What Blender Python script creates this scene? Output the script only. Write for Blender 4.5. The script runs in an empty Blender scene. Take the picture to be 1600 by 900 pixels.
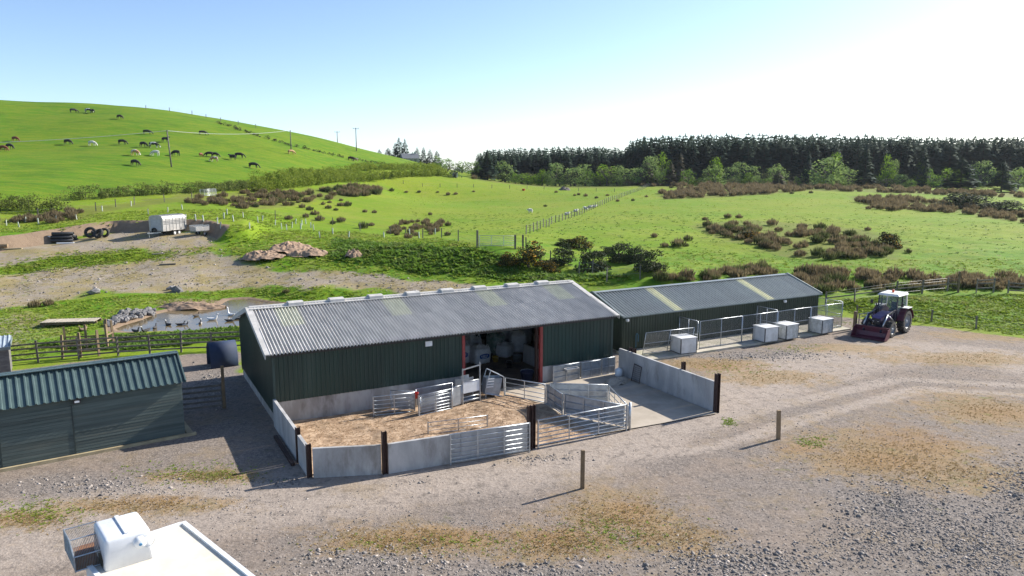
import bpy, bmesh, math, random
import numpy as np
from mathutils import Vector, Matrix, Euler
R = math.radians
random.seed(7); rng = np.random.default_rng(7)
scene = bpy.context.scene
# ------------------------------------------------------------------ camera, sky, sun, exposure
CAM_H, FPX, PITCH = 11.0, 1155.876, 0.1583           # focal length in pixels of a 1600 px wide frame
cd = bpy.data.cameras.new('camera'); cam = bpy.data.objects.new('camera', cd)
scene.collection.objects.link(cam); scene.camera = cam
cam.location = (0, 0, CAM_H); cam.rotation_euler = (math.pi/2 - PITCH, 0, 0)
cd.sensor_width = 36; cd.lens = FPX/1600*36; cd.clip_start = 0.3; cd.clip_end = 9000
SUN_EL, SUN_AZ = R(30), R(31.0)                      # azimuth counted from +X towards +Y
world = bpy.data.worlds.new('World'); scene.world = world; world.use_nodes = True
wn = world.node_tree.nodes; wl = world.node_tree.links
for n in list(wn): wn.remove(n)
sky = wn.new('ShaderNodeTexSky'); sky.sky_type = 'NISHITA'; sky.sun_disc = False
sky.sun_elevation = SUN_EL; sky.sun_rotation = math.pi/2 - SUN_AZ
sky.altitude = 0; sky.air_density = 0.68; sky.dust_density = 0.5; sky.ozone_density = 1.8
bg = wn.new('ShaderNodeBackground'); bg.inputs['Strength'].default_value = 0.118
wo = wn.new('ShaderNodeOutputWorld'); wl.new(sky.outputs[0], bg.inputs[0]); wl.new(bg.outputs[0], wo.inputs[0])
sd = bpy.data.lights.new('sun', 'SUN'); sun = bpy.data.objects.new('sun', sd); scene.collection.objects.link(sun)
sd.energy = 5.0; sd.angle = R(0.55); sd.color = (1.0, 0.945, 0.85)
sdir = Vector((math.cos(SUN_AZ)*math.cos(SUN_EL), math.sin(SUN_AZ)*math.cos(SUN_EL), math.sin(SUN_EL)))
sun.rotation_euler = sdir.to_track_quat('Z', 'Y').to_euler(); sun.location = (60, 40, 60)
vs = scene.view_settings; vs.view_transform = 'Standard'; vs.look = 'None'; vs.gamma = 1.0
vs.use_curve_mapping = False; vs.exposure = 0.92
scene.cycles.use_denoising = True
scene.cycles.max_bounces = 6; scene.cycles.transparent_max_bounces = 8

# ------------------------------------------------------------------ materials
MATS = {}
def nt(m):
    m.use_nodes = True; t = m.node_tree
    return t, t.nodes['Principled BSDF']
def mixc(t, fac, a, b, blend='MIX'):
    n = t.nodes.new('ShaderNodeMix'); n.data_type = 'RGBA'; n.blend_type = blend
    for sock, val in ((n.inputs['Factor'], fac), (n.inputs['A'], a), (n.inputs['B'], b)):
        if hasattr(val, 'is_output'): t.links.new(val, sock)
        elif isinstance(val, (int, float)): sock.default_value = val
        else: sock.default_value = (*val[:3], 1)
    return n.outputs['Result']
def mth(t, op, a, b=None, c=None, clamp=False):
    n = t.nodes.new('ShaderNodeMath'); n.operation = op; n.use_clamp = clamp
    for i, v in enumerate((a, b, c)):
        if v is None: continue
        if hasattr(v, 'is_output'): t.links.new(v, n.inputs[i])
        else: n.inputs[i].default_value = v
    return n.outputs[0]
def noise(t, scale, detail=4, rough=0.55, vec=None, dist=0.0):
    n = t.nodes.new('ShaderNodeTexNoise'); n.inputs['Scale'].default_value = scale
    n.inputs['Detail'].default_value = detail; n.inputs['Roughness'].default_value = rough
    n.inputs['Distortion'].default_value = dist
    if vec is not None: t.links.new(vec, n.inputs['Vector'])
    return n.outputs['Fac']
def ramp(t, fac, lo, hi):
    n = t.nodes.new('ShaderNodeMapRange'); n.interpolation_type = 'SMOOTHSTEP'; n.clamp = True
    t.links.new(fac, n.inputs['Value']); n.inputs['From Min'].default_value = lo; n.inputs['From Max'].default_value = hi
    return n.outputs['Result']
def coords(t, kind='Object', scale=None):
    n = t.nodes.new('ShaderNodeTexCoord')
    if scale is None: return n.outputs[kind]
    m = t.nodes.new('ShaderNodeMapping'); m.inputs['Scale'].default_value = scale
    t.links.new(n.outputs[kind], m.inputs['Vector']); return m.outputs[0]
def bump(t, bsdf, h, strength=0.4, dist=0.02):
    n = t.nodes.new('ShaderNodeBump'); n.inputs['Strength'].default_value = strength; n.inputs['Distance'].default_value = dist
    t.links.new(h, n.inputs['Height']); t.links.new(n.outputs[0], bsdf.inputs['Normal'])
def pm(name, c1, c2=None, scale=4, rough=0.7, metal=0.0, bmp=0.0, stretch=None, dirt=None, dirt_amt=0.5, rnd=0.0, lo=.35, hi=.65, spec=0.5):
    """a procedural paint: two tones mixed by noise, optional dirt blotches, optional per-object variation"""
    if name in MATS: return MATS[name]
    m = bpy.data.materials.new(name); t, b = nt(m)
    v = coords(t, 'Object', stretch)
    c2 = c2 or tuple(x*0.78 for x in c1)
    nz = noise(t, scale, 5, .6, v)
    col = mixc(t, ramp(t, nz, lo, hi), c1, c2)
    if dirt:
        d = ramp(t, noise(t, scale*0.37, 6, .7, v), .5, .7)
        col = mixc(t, mth(t, 'MULTIPLY', d, dirt_amt), col, dirt)
    if rnd:
        oi = t.nodes.new('ShaderNodeObjectInfo')
        f = mth(t, 'MULTIPLY_ADD', oi.outputs['Random'], 2*rnd, 1-rnd)
        col = mixc(t, 1.0, col, f, 'MULTIPLY')
    t.links.new(col, b.inputs['Base Color'])
    b.inputs['Roughness'].default_value = rough; b.inputs['Metallic'].default_value = metal
    b.inputs['Specular IOR Level'].default_value = spec
    if bmp: bump(t, b, noise(t, scale*6, 4, .6, v), bmp, 0.01)
    MATS[name] = m; return m
def leafmat(name, dark, light, accent=None, acc=0.0, transl=0.38, rnd=.12):
    """foliage: tone varies leaf by leaf and with broad patches"""
    m = bpy.data.materials.new(name); t, b = nt(m)
    g = t.nodes.new('ShaderNodeNewGeometry'); v = coords(t, 'Object')
    isl = g.outputs['Random Per Island']
    f = mth(t, 'MULTIPLY_ADD', isl, .6, mth(t, 'MULTIPLY', ramp(t, noise(t, .7, 3, .6, v), .35, .65), .4))
    col = mixc(t, f, dark, light)
    if accent:
        a = ramp(t, mth(t, 'ADD', mth(t, 'MULTIPLY', isl, .55), noise(t, 1.3, 3, .6, v)), 1.25-acc, 1.35-acc)
        col = mixc(t, a, col, accent)
    oi = t.nodes.new('ShaderNodeObjectInfo')
    col = mixc(t, 1.0, col, mth(t, 'MULTIPLY_ADD', oi.outputs['Random'], 2*rnd, 1-rnd), 'MULTIPLY')
    t.links.new(col, b.inputs['Base Color']); b.inputs['Roughness'].default_value = .7
    b.inputs['Specular IOR Level'].default_value = .08
    tr = t.nodes.new('ShaderNodeBsdfTranslucent'); t.links.new(col, tr.inputs['Color'])
    mx = t.nodes.new('ShaderNodeMixShader'); mx.inputs[0].default_value = transl
    t.links.new(b.outputs[0], mx.inputs[1]); t.links.new(tr.outputs[0], mx.inputs[2])
    t.links.new(mx.outputs[0], t.nodes['Material Output'].inputs['Surface'])
    MATS[name] = m; return m
def glassmat(name, tint, rough=.05, alpha=.35):
    m = bpy.data.materials.new(name); t, b = nt(m)
    v = coords(t, 'Object'); col = mixc(t, noise(t, 3, 3, .5, v), tint, tuple(x*1.4 for x in tint))
    t.links.new(col, b.inputs['Base Color']); b.inputs['Roughness'].default_value = rough
    b.inputs['Alpha'].default_value = alpha; b.inputs['Specular IOR Level'].default_value = .8
    MATS[name] = m; return m

# ------------------------------------------------------------------ mesh helpers
COL = scene.collection
class MB:
    def __init__(s): s.v = []; s.f = []; s.mi = []; s.m = 0
    def add(s, vs, fs):
        o = len(s.v); s.v += [tuple(p) for p in vs]; s.f += [tuple(i+o for i in f) for f in fs]; s.mi += [s.m]*len(fs)
        return s
    def box(s, c, d, rz=0, M=None):
        x, y, z = d[0]/2, d[1]/2, d[2]/2
        P = [Vector(q) for q in ((-x,-y,-z),(x,-y,-z),(x,y,-z),(-x,y,-z),(-x,-y,z),(x,-y,z),(x,y,z),(-x,y,z))]
        if M is not None: P = [M @ p for p in P]
        if rz: P = [Matrix.Rotation(rz, 3, 'Z') @ p for p in P]
        P = [p+Vector(c) for p in P]
        return s.add(P, [(0,3,2,1),(4,5,6,7),(0,1,5,4),(1,2,6,5),(2,3,7,6),(3,0,4,7)])
    def beam(s, a, b, w, h=None, up=(0,0,1)):
        a, b = Vector(a), Vector(b); h = h or w; d = (b-a)
        if d.length < 1e-6: return s
        d.normalize(); u = Vector(up)
        if abs(d.dot(u)) > .98: u = Vector((0,1,0))
        sx = d.cross(u).normalized()*w/2; sz = sx.cross(d).normalized()*h/2
        P = [a-sx-sz, a+sx-sz, a+sx+sz, a-sx+sz, b-sx-sz, b+sx-sz, b+sx+sz, b-sx+sz]
        return s.add(P, [(0,1,2,3),(7,6,5,4),(0,4,5,1),(1,5,6,2),(2,6,7,3),(3,7,4,0)])
    def tube(s, a, b, r, n=6, r2=None, cap=True):
        a, b = Vector(a), Vector(b); d = b-a
        if d.length < 1e-6: return s
        d.normalize(); u = Vector((0,0,1)) if abs(d.z) < .95 else Vector((1,0,0))
        e1 = d.cross(u).normalized(); e2 = d.cross(e1); r2 = r if r2 is None else r2
        P = [a+(e1*math.cos(2*math.pi*i/n)+e2*math.sin(2*math.pi*i/n))*r for i in range(n)]
        P += [b+(e1*math.cos(2*math.pi*i/n)+e2*math.sin(2*math.pi*i/n))*r2 for i in range(n)]
        F = [(i,(i+1)%n,n+(i+1)%n,n+i) for i in range(n)]
        if cap: F += [tuple(range(n-1,-1,-1)), tuple(range(n,2*n))]
        return s.add(P, F)
    def path(s, pts, r, n=6):
        for i in range(len(pts)-1): s.tube(pts[i], pts[i+1], r, n)
        return s
    def prism(s, poly, z0, z1):
        n = len(poly); P = [(x,y,z0) for x,y in poly]+[(x,y,z1) for x,y in poly]
        return s.add(P, [tuple(range(n-1,-1,-1)), tuple(range(n,2*n))]+[(i,(i+1)%n,n+(i+1)%n,n+i) for i in range(n)])
    def lathe(s, prof, n=16, M=None):
        """prof: (radius, height) pairs turned about local Z"""
        P = []; F = []; k = len(prof)
        for i in range(n):
            a = 2*math.pi*i/n
            P += [Vector((r*math.cos(a), r*math.sin(a), h)) for r, h in prof]
        for i in range(n):
            for j in range(k-1):
                a, b = i*k+j, ((i+1)%n)*k+j; F.append((a, b, b+1, a+1))
        if M is not None: P = [M @ p for p in P]
        return s.add(P, F)
    def mesh(s, name, mats, smooth=False):
        me = bpy.data.meshes.new(name); me.from_pydata(s.v, [], s.f)
        for m in (mats if isinstance(mats, (list, tuple)) else [mats]): me.materials.append(m)
        if any(s.mi): me.polygons.foreach_set('material_index', s.mi)
        if smooth: me.polygons.foreach_set('use_smooth', [True]*len(s.f))
        me.update(); return me
    def build(s, name, mats, parent=None, smooth=False, bevel=0, loc=None, rot=None):
        o = bpy.data.objects.new(name, s.mesh(name, mats, smooth)); COL.objects.link(o)
        if parent is not None: o.parent = parent
        if loc is not None: o.location = loc
        if rot is not None: o.rotation_euler = rot
        if bevel:
            b = o.modifiers.new('bevel', 'BEVEL'); b.width = bevel; b.segments = 2; b.limit_method = 'ANGLE'
        return o
def put(name, me, parent=None, loc=(0,0,0), rot=(0,0,0), scale=(1,1,1)):
    o = bpy.data.objects.new(name, me); COL.objects.link(o); o.parent = parent
    o.location = loc; o.rotation_euler = rot; o.scale = scale; return o
def tag(o, label=None, cat=None, group=None, kind=None):
    if label: o['label'] = label
    if cat: o['category'] = cat
    if group: o['group'] = group
    if kind: o['kind'] = kind
    return o
def thing(name, label, cat, loc=(0,0,0), rz=0, group=None):
    o = bpy.data.objects.new(name, None); COL.objects.link(o); o.empty_display_size = .3
    o.location = loc; o.rotation_euler = (0,0,rz); return tag(o, label, cat, group)
def copy_tree(o, parent=None):
    c = o.copy(); COL.objects.link(c); c.parent = parent
    for ch in list(o.children): copy_tree(ch, c)
    return c
def setmesh(name, V, F, mats, smooth=False, parent=None, **kw):
    me = bpy.data.meshes.new(name)
    V = np.asarray(V, np.float32); F = np.asarray(F, np.int32); k = F.shape[1]
    me.vertices.add(len(V)); me.vertices.foreach_set('co', V.ravel())
    me.loops.add(F.size); me.loops.foreach_set('vertex_index', F.ravel())
    me.polygons.add(len(F)); me.polygons.foreach_set('loop_start', np.arange(0, F.size, k, dtype=np.int32))
    if smooth: me.polygons.foreach_set('use_smooth', np.ones(len(F), bool))
    for m in (mats if isinstance(mats, (list, tuple)) else [mats]): me.materials.append(m)
    me.update(calc_edges=True); return me
def skinned(name, verts, edges, radii, mat, root=0, sub=2):
    """a body as one continuous surface grown over a skeleton"""
    me = bpy.data.meshes.new(name); me.from_pydata(verts, edges, []); o = bpy.data.objects.new(name, me); COL.objects.link(o)
    sk = o.modifiers.new('skin', 'SKIN'); sk.use_smooth_shade = True
    for i, r in enumerate(radii):
        d = me.skin_vertices[0].data[i]; d.radius = r if isinstance(r, (tuple, list)) else (r, r); d.use_root = (i == root)
    ss = o.modifiers.new('sub', 'SUBSURF'); ss.levels = ss.render_levels = sub
    dg = bpy.context.evaluated_depsgraph_get(); out = bpy.data.meshes.new_from_object(o.evaluated_get(dg))
    bpy.data.objects.remove(o); out.name = name; out.materials.clear(); out.materials.append(mat)
    out.polygons.foreach_set('use_smooth', np.ones(len(out.polygons), bool)); return out
# ------------------------------------------------------------------ terrain height: a smooth surface through surveyed points
def ray(px, py):
    a = (px-800)/FPX; b = (450-py)/FPX; c, s = math.cos(PITCH), math.sin(PITCH)
    return np.array([a, c+b*s, -s+b*c])
def flat(px, py, z=0.0):
    r = ray(px, py); return r[:2]*((z-CAM_H)/r[2])
BO, BYAW = (-10.338, 30.962), .4947                  # barn front-left corner and heading
KO, KYAW = (6.682, 43.886), .5035                    # kennel shed
SO, SYAW = (-18.836, 25.998), .6133                  # timber shed
def fr(o, yaw):
    c, s = math.cos(yaw), math.sin(yaw)
    return lambda u, t: (o[0]+c*u-s*t, o[1]+s*u+c*t)
B, K, S = fr(BO, BYAW), fr(KO, KYAW), fr(SO, SYAW)
CP = [(x, y, 0) for x, y in [(-45,-25),(0,-25),(45,-25),(-30,10),(0,10),(30,10),(-30,25),(-15,25),(0,25),(15,25),(30,25),(-22,34),(-8,36),(0,38),(20,38),
      (-16,42),(5,46),(25,47),(36,42),(12,51),(22,53),(-6,46),(-22,41),(34,28),(60,20),(50,38),(-60,15)]]
for px, py, d in [(1000,410,66),(780,388,72),(263,372,82),(120,372,83),(50,390,77),(650,370,92),(560,370,90),(806,358,102),(880,340,130),(940,315,180),(1000,300,225),
      (750,300,220),(620,300,205),(550,330,140),(600,350,115),(480,350,105),(480,320,140),
      (20,360,88),(150,345,96),(300,342,98),(350,332,105),(400,355,92),
      (0,325,103),(110,309,116),(200,304,124),(300,299,135),(400,290,155),(500,280,185),(600,272,220),(690,268,260),
      (210,255,163),(268,260,165),(105,223,190),(20,233,180),(340,245,187),(145,225,190),(400,260,182),(240,238,180),(455,240,213),(550,250,235),(185,185,225),
      (115,173,238),(317,210,215),(0,190,215),(800,285,285),(1000,288,280)]:
    r = ray(px, py); r = r*(d/r[1]); CP.append((r[0], r[1], CAM_H+r[2]))
CREST = [(-150,146,250),(0,157,250),(120,162,250),(230,169,255),(340,187,255),(430,202,260),(500,216,265),(560,231,275),(620,246,290),(680,260,310)]
for px, py, d in CREST:
    r = ray(px, py); r = r*(d/r[1]); z = CAM_H+r[2]; CP.append((r[0], r[1], z))
    CP.append((r[0]*1.3, r[1]*1.3, z-5 if px < 600 else z-2))
for px, py, z in [(1600,500,.3),(600,430,1.5),(700,420,1.9),(850,420,1.9),(950,425,1.6),(430,400,2.4),(330,400,2.3),(200,400,2.3),(100,430,1.2),(250,435,1.1),(400,430,1.2),(20,460,.5),(120,470,.4),(60,500,.2),(330,455,.5),(500,450,.8),(1430,470,.8),(1580,455,1.0),(1270,440,1.0),(1200,380,2.2),(1400,380,2.2),(1580,400,1.9),(1500,340,3),(1100,350,2.9),(1300,310,4),
      (1580,345,3),(1150,300,4.6),(1400,292,5),(1600,295,4.6),(1100,425,1.6),(1330,470,.6),(300,500,.3),(200,515,.25),(450,475,.4)]:
    q = flat(px, py, z); CP.append((q[0], q[1], z))
CP += [(-400,600,15),(0,620,8),(400,600,8),(900,700,8),(-260,130,26),(-300,250,36),(160,100,2),(260,240,5),(200,20,0),(-110,30,3),(-90,60,5),(-800,900,10),(0,1500,5),(900,1500,5),(-110,90,8),
       (150,330,6),(0,330,6.5),(300,330,6)]
CP = np.array(CP, float)
def tpsk(d2): return np.where(d2 > 1e-9, d2*np.log(np.maximum(d2, 1e-9)), 0)*.5
_n = len(CP); _s = 100.0; _X = CP[:, :2]/_s
_A = np.zeros((_n+3, _n+3)); _A[:_n, :_n] = tpsk(((_X[:, None]-_X[None])**2).sum(-1)) + np.eye(_n)*2e-4
_A[:_n, _n:] = np.c_[np.ones(_n), _X]; _A[_n:, :_n] = _A[:_n, _n:].T
_W = np.linalg.solve(_A, np.r_[CP[:, 2], 0, 0, 0])
def vnoise(x, y, seed=0):
    """cheap smooth value noise on arrays"""
    xi = np.floor(x).astype(np.int64); yi = np.floor(y).astype(np.int64); fx, fy = x-xi, y-yi
    h = lambda i, j: (np.abs(np.sin(i*127.1+j*311.7+seed*74.7)*43758.5453) % 1.0)
    u, w = fx*fx*(3-2*fx), fy*fy*(3-2*fy)
    return (h(xi, yi)*(1-u)+h(xi+1, yi)*u)*(1-w)+(h(xi, yi+1)*(1-u)+h(xi+1, yi+1)*u)*w
def fbm(x, y, s, o=3, seed=0):
    r = 0; a = .5
    for i in range(o): r = r+a*vnoise(x/s*2**i, y/s*2**i, seed+i); a *= .5
    return r/(1-.5**o)
def sdpoly(x, y, poly):
    """signed distance to a polygon, negative inside"""
    poly = np.asarray(poly, float); d = np.full(x.shape, 1e9); ins = np.zeros(x.shape, bool)
    for (x0, y0), (x1, y1) in zip(poly, np.roll(poly, -1, 0)):
        ex, ey = x1-x0, y1-y0; wx, wy = x-x0, y-y0
        t = np.clip((wx*ex+wy*ey)/(ex*ex+ey*ey+1e-12), 0, 1); d = np.minimum(d, np.hypot(wx-ex*t, wy-ey*t))
        c = ((y0 <= y) & (y1 > y)) | ((y1 <= y) & (y0 > y))
        ins ^= c & (x < x0+(y-y0)/(y1-y0+1e-12)*ex)
    return np.where(ins, -d, d)
def sdline(x, y, pts):
    d = np.full(x.shape, 1e9)
    for (x0, y0), (x1, y1) in zip(pts[:-1], pts[1:]):
        ex, ey = x1-x0, y1-y0; t = np.clip(((x-x0)*ex+(y-y0)*ey)/(ex*ex+ey*ey), 0, 1); d = np.minimum(d, np.hypot(x-x0-ex*t, y-y0-ey*t))
    return d
sst = lambda v, a, b: (lambda t: t*t*(3-2*t))(np.clip((v-a)/(b-a), 0, 1))
YARD = [(-62,40),tuple(flat(-60,585)),tuple(flat(60,572)),tuple(flat(200,560)),tuple(flat(375,548)),B(0,9.6),B(18,9.6),B(20,9.4),K(0,6.6),K(17.8,6.6),K(19.5,4.5),
        tuple(flat(1345,500)),tuple(flat(1440,511)),tuple(flat(1500,519)),tuple(flat(1600,531)),tuple(flat(1800,560)),(70,25),(70,-35),(-62,-35)]
WATER_Z = .12
POND = [tuple(flat(x, y, WATER_Z)) for x, y in [(172,514),(190,507),(215,500),(240,490),(262,485),(300,481),(340,476),(352,468),(385,466),(420,472),(470,475),(530,474),(560,480),(500,492),(430,500),(376,511),(330,515),(290,520),(250,519),(205,521),(180,519)]]
PADCUT = None
def height(x, y):
    x = np.asarray(x, float); y = np.asarray(y, float); sh = x.shape; x = x.ravel(); y = y.ravel()
    z = np.empty(len(x))
    for i in range(0, len(x), 40000):
        q = np.c_[x[i:i+40000], y[i:i+40000]]/_s
        z[i:i+40000] = tpsk(((q[:, None]-_X[None])**2).sum(-1)) @ _W[:_n] + _W[_n] + q @ _W[_n+1:]
    yd = sdpoly(x, y, YARD); m = sst(yd, -1.0, 6.0)
    d = np.hypot(x, y)
    rough = (fbm(x, y, 9, 3, 1)-.5)*.55*sst(yd, 0, 8)*(1-.6*sst(y, 110, 160)) + (fbm(x, y, 2.2, 2, 5)-.5)*.22*sst(yd, 0, 5)*(1-sst(y, 90, 130))
    far = (fbm(x, y, 30, 3, 9)-.5)*.5*sst(y, 100, 160)
    z = z*m+rough+far
    z = z + (1-m)*((fbm(x, y, 5, 3, 3)-.5)*.10)*sst(sdpoly(x, y, [B(-.5,-8),B(18.5,-8),B(18.5,9.5),B(-.5,9.5)]), 0, 1.5)
    pd = sdpoly(x, y, POND)
    bank = sst(pd, 0, 3.0); z = np.where(pd < 3.0, z*bank+(1-bank)*(WATER_Z+.10), z)
    z = np.where(pd < 0, WATER_Z+.10-.9*sst(-pd, 0, 1.6), z)
    if PADCUT is not None:
        pc = sdpoly(x, y, PADCUT); z = z+1.25*sst(pc, .1, .9)*(1-sst(pc, 3, 15))*(1-sst(sdpoly(x, y, BANKR), 0, 3))
    return z.reshape(sh)
_T = np.r_[np.linspace(8, 120, 1500), np.linspace(120.2, 480, 1400)]
def g(px, py, dz=0.0):
    """where the line of sight through a point of the photograph meets the terrain"""
    r = ray(px, py); P = r[None]*(_T/r[1])[:, None]; zz = CAM_H+P[:, 2]-height(P[:, 0], P[:, 1])
    k = np.argmax(zz < 0) if (zz < 0).any() else len(_T)-1
    if k > 0 and zz[k] < 0:
        a = zz[k-1]/(zz[k-1]-zz[k]); q = P[k-1]*(1-a)+P[k]*a
    else: q = P[k]
    return Vector((q[0], q[1], float(height(q[0], q[1]))+dz))
def hz(x, y): return float(height(x, y))
def pxw(px_width, p): return px_width*p.y/FPX             # metres spanned by so many photo pixels at that place

# ------------------------------------------------------------------ ground sheet, split into the parts of the setting
def gpoly(pts): return [tuple(g(x, y)[:2]) for x, y in pts]
TRACK = gpoly([(-60,440),(0,428),(100,418),(220,408),(300,394),(345,388),(400,412),(480,420),(560,428),(700,440),(760,452),(640,456),(520,450),(400,446),(250,452),(100,466),(0,484),(-60,490)])
REST = gpoly([(-60,505),(60,480),(110,500),(60,545),(-60,552)])
PAD = gpoly([(-60,404),(0,392),(100,376),(180,364),(240,363),(310,363),(338,370),(340,382),(300,394),(200,392),(100,398),(0,416),(-60,430)])
BANKR = gpoly([(-60,402),(0,390),(100,374),(175,362),(240,361),(325,361),(352,372),(372,372),(395,350),(300,325),(100,338),(-60,360)]); PADCUT = PAD
HILL = gpoly([(-300,330),(0,316),(110,306),(200,301),(300,296),(400,285),(480,274),(560,264),(640,263)])+[(-20,420),(-500,420),(-500,100)]
TRK = [tuple(flat(x, y)) for x, y in [(-120,850),(0,832),(250,797),(500,768),(700,737),(900,702),(1050,655),(1180,598),(1300,566),(1420,545),(1560,560),(1750,600)]]
TRK2 = [tuple(flat(x, y)) for x, y in [(900,702),(1080,690),(1250,640),(1420,600),(1600,610),(1800,650)]]
def blob(x, y, lst):
    r = np.zeros(x.shape)
    for cx, cy, rx, ry in lst:
        c = flat(cx, cy); wx = 1.2*rx*c[1]/FPX; wy = 1.25*abs(flat(cx, cy-ry)[1]-flat(cx, cy+ry)[1])/2
        r = np.maximum(r, np.exp(-(((x-c[0])/wx)**2+((y-c[1])/wy)**2)*.9))
    return r
nr1, nr2, nc = 14, 560, 400
ys = np.r_[np.linspace(-35, 8, nr1, endpoint=False), 8*np.exp(np.linspace(0, math.log(430/8), nr2)), 430*np.exp(np.linspace(0.03, math.log(5000/430), 30))]
us = np.linspace(-1, 1, nc); us = us*(.75+.25*np.abs(us))
Y = np.repeat(ys[:, None], nc, 1); X = us[None]*(34+.98*np.maximum(Y, 0))
Z = height(X, Y)
yd = sdpoly(X, Y, YARD); tk = np.minimum(sdpoly(X, Y, TRACK), sdpoly(X, Y, PAD)); hl = sdpoly(X, Y, HILL)
kf = (X-KO[0])*math.cos(KYAW)+(Y-KO[1])*math.sin(KYAW)
wob = (fbm(X, Y, 3, 3, 21)-.5)*2
gravel = 1-sst(yd+wob*1.0, -.8, .8)
dirt = 1-sst(tk+wob*2.2, -1.6, 1.4)
dry = blob(X, Y, [(960,805,95,32),(880,850,120,25),(640,845,150,22),(1390,710,150,38),(1480,740,120,25),(1540,640,110,25),(1100,568,90,9),(1200,590,100,10),(220,790,140,14),(40,812,80,16),(330,745,90,10),
      (1500,560,130,10),(1560,525,100,8),(1330,545,90,7),(1050,840,90,25),(180,440,190,9),(80,450,120,10),(300,395,90,10),(240,400,120,9)])
ocra = blob(X, Y, [(880,840,70,14),(1380,720,90,16),(1560,645,60,10),(250,780,60,6),(560,850,60,8),(1250,700,40,8),(700,840,120,14),(985,800,45,22),(1430,690,80,25),(1140,575,70,6)])
trk_d = sdline(X, Y, TRK); trk = (1-sst(trk_d+wob*.7, 1.6, 4.0))*(.72+.28*np.exp(-((trk_d-.95)/.42)**2)); trk = np.maximum(trk, .8*(1-sst(np.abs(sdline(X, Y, TRK2)-.9)+wob*.2, .2, .8)))
PADB = BANKR
stone = blob(X, Y, [(1530,850,180,95),(1400,790,90,40),(820,900,170,28),(560,880,130,20),(150,760,120,14),(1150,880,120,25),(1190,555,130,8),(340,590,50,40),(1600,760,90,60)])
lush = sst(yd, 0, 4)*(1-sst(Y, 72, 96))*(1-sst(-hl, -10, 0))
heath = np.zeros(X.shape)
HEATH = [gpoly(p) for p in ([(1030,300),(1150,292),(1280,296),(1200,304),(1040,312)], [(1330,306),(1420,312),(1600,335),(1600,348),(1500,332),(1360,326)], [(380,318),(470,300),(560,290),(598,292),(590,304),(500,312),(400,326)],
      [(1085,350),(1180,345),(1300,352),(1400,372),(1390,404),(1260,404),(1120,372)], [(740,276),(1000,283),(1300,288),(1600,303),(1600,309),(1300,299),(1000,292),(740,281)], [(0,345),(150,322),(300,306),(420,296),(400,306),(260,318),(120,342),(0,352)])]
for hp in HEATH: heath = np.maximum(heath, 1-sst(sdpoly(X, Y, hp)+wob*2, -2, 3))
hillm = 1-sst(hl, -3, 5)
pond = sdpoly(X, Y, POND)
padd = sdpoly(X, Y, PAD); soil = np.maximum(1-sst(pond+wob*.5, -.2, .7), blob(X, Y, [(300,478,60,5)])*.9)
za = np.stack([gravel, dry, dirt, lush], -1).reshape(-1, 4); zb = np.stack([trk, stone, hillm, heath], -1).reshape(-1, 4); soil = np.maximum(soil, (1-sst(np.abs(padd-.4)+wob*.4, .6, 1.3))*(1-sst(sdpoly(X, Y, PADB), 0, 2))); dirt = np.maximum(dirt, .62*(1-sst(sdpoly(X, Y, REST)+wob*2, -2, 2))); za = np.stack([gravel, dry, dirt, lush], -1).reshape(-1, 4); zc = np.stack([soil, ocra, soil*0, soil*0], -1).reshape(-1, 4)

def hgrid(x, y):
    """height read off the ground grid"""
    x = np.asarray(x, float); y = np.asarray(y, float); rf = np.clip(np.interp(y, ys, np.arange(len(ys))), 0, len(ys)-1.001); cf = np.clip(np.interp(x/(34+.98*np.maximum(y, 0)), us, np.arange(nc)), 0, nc-1.001)
    r, c = rf.astype(int), cf.astype(int); a, b = rf-r, cf-c
    return (Z[r, c]*(1-b)+Z[r, c+1]*b)*(1-a)+(Z[r+1, c]*(1-b)+Z[r+1, c+1]*b)*a
height_exact = height; height = hgrid

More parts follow.
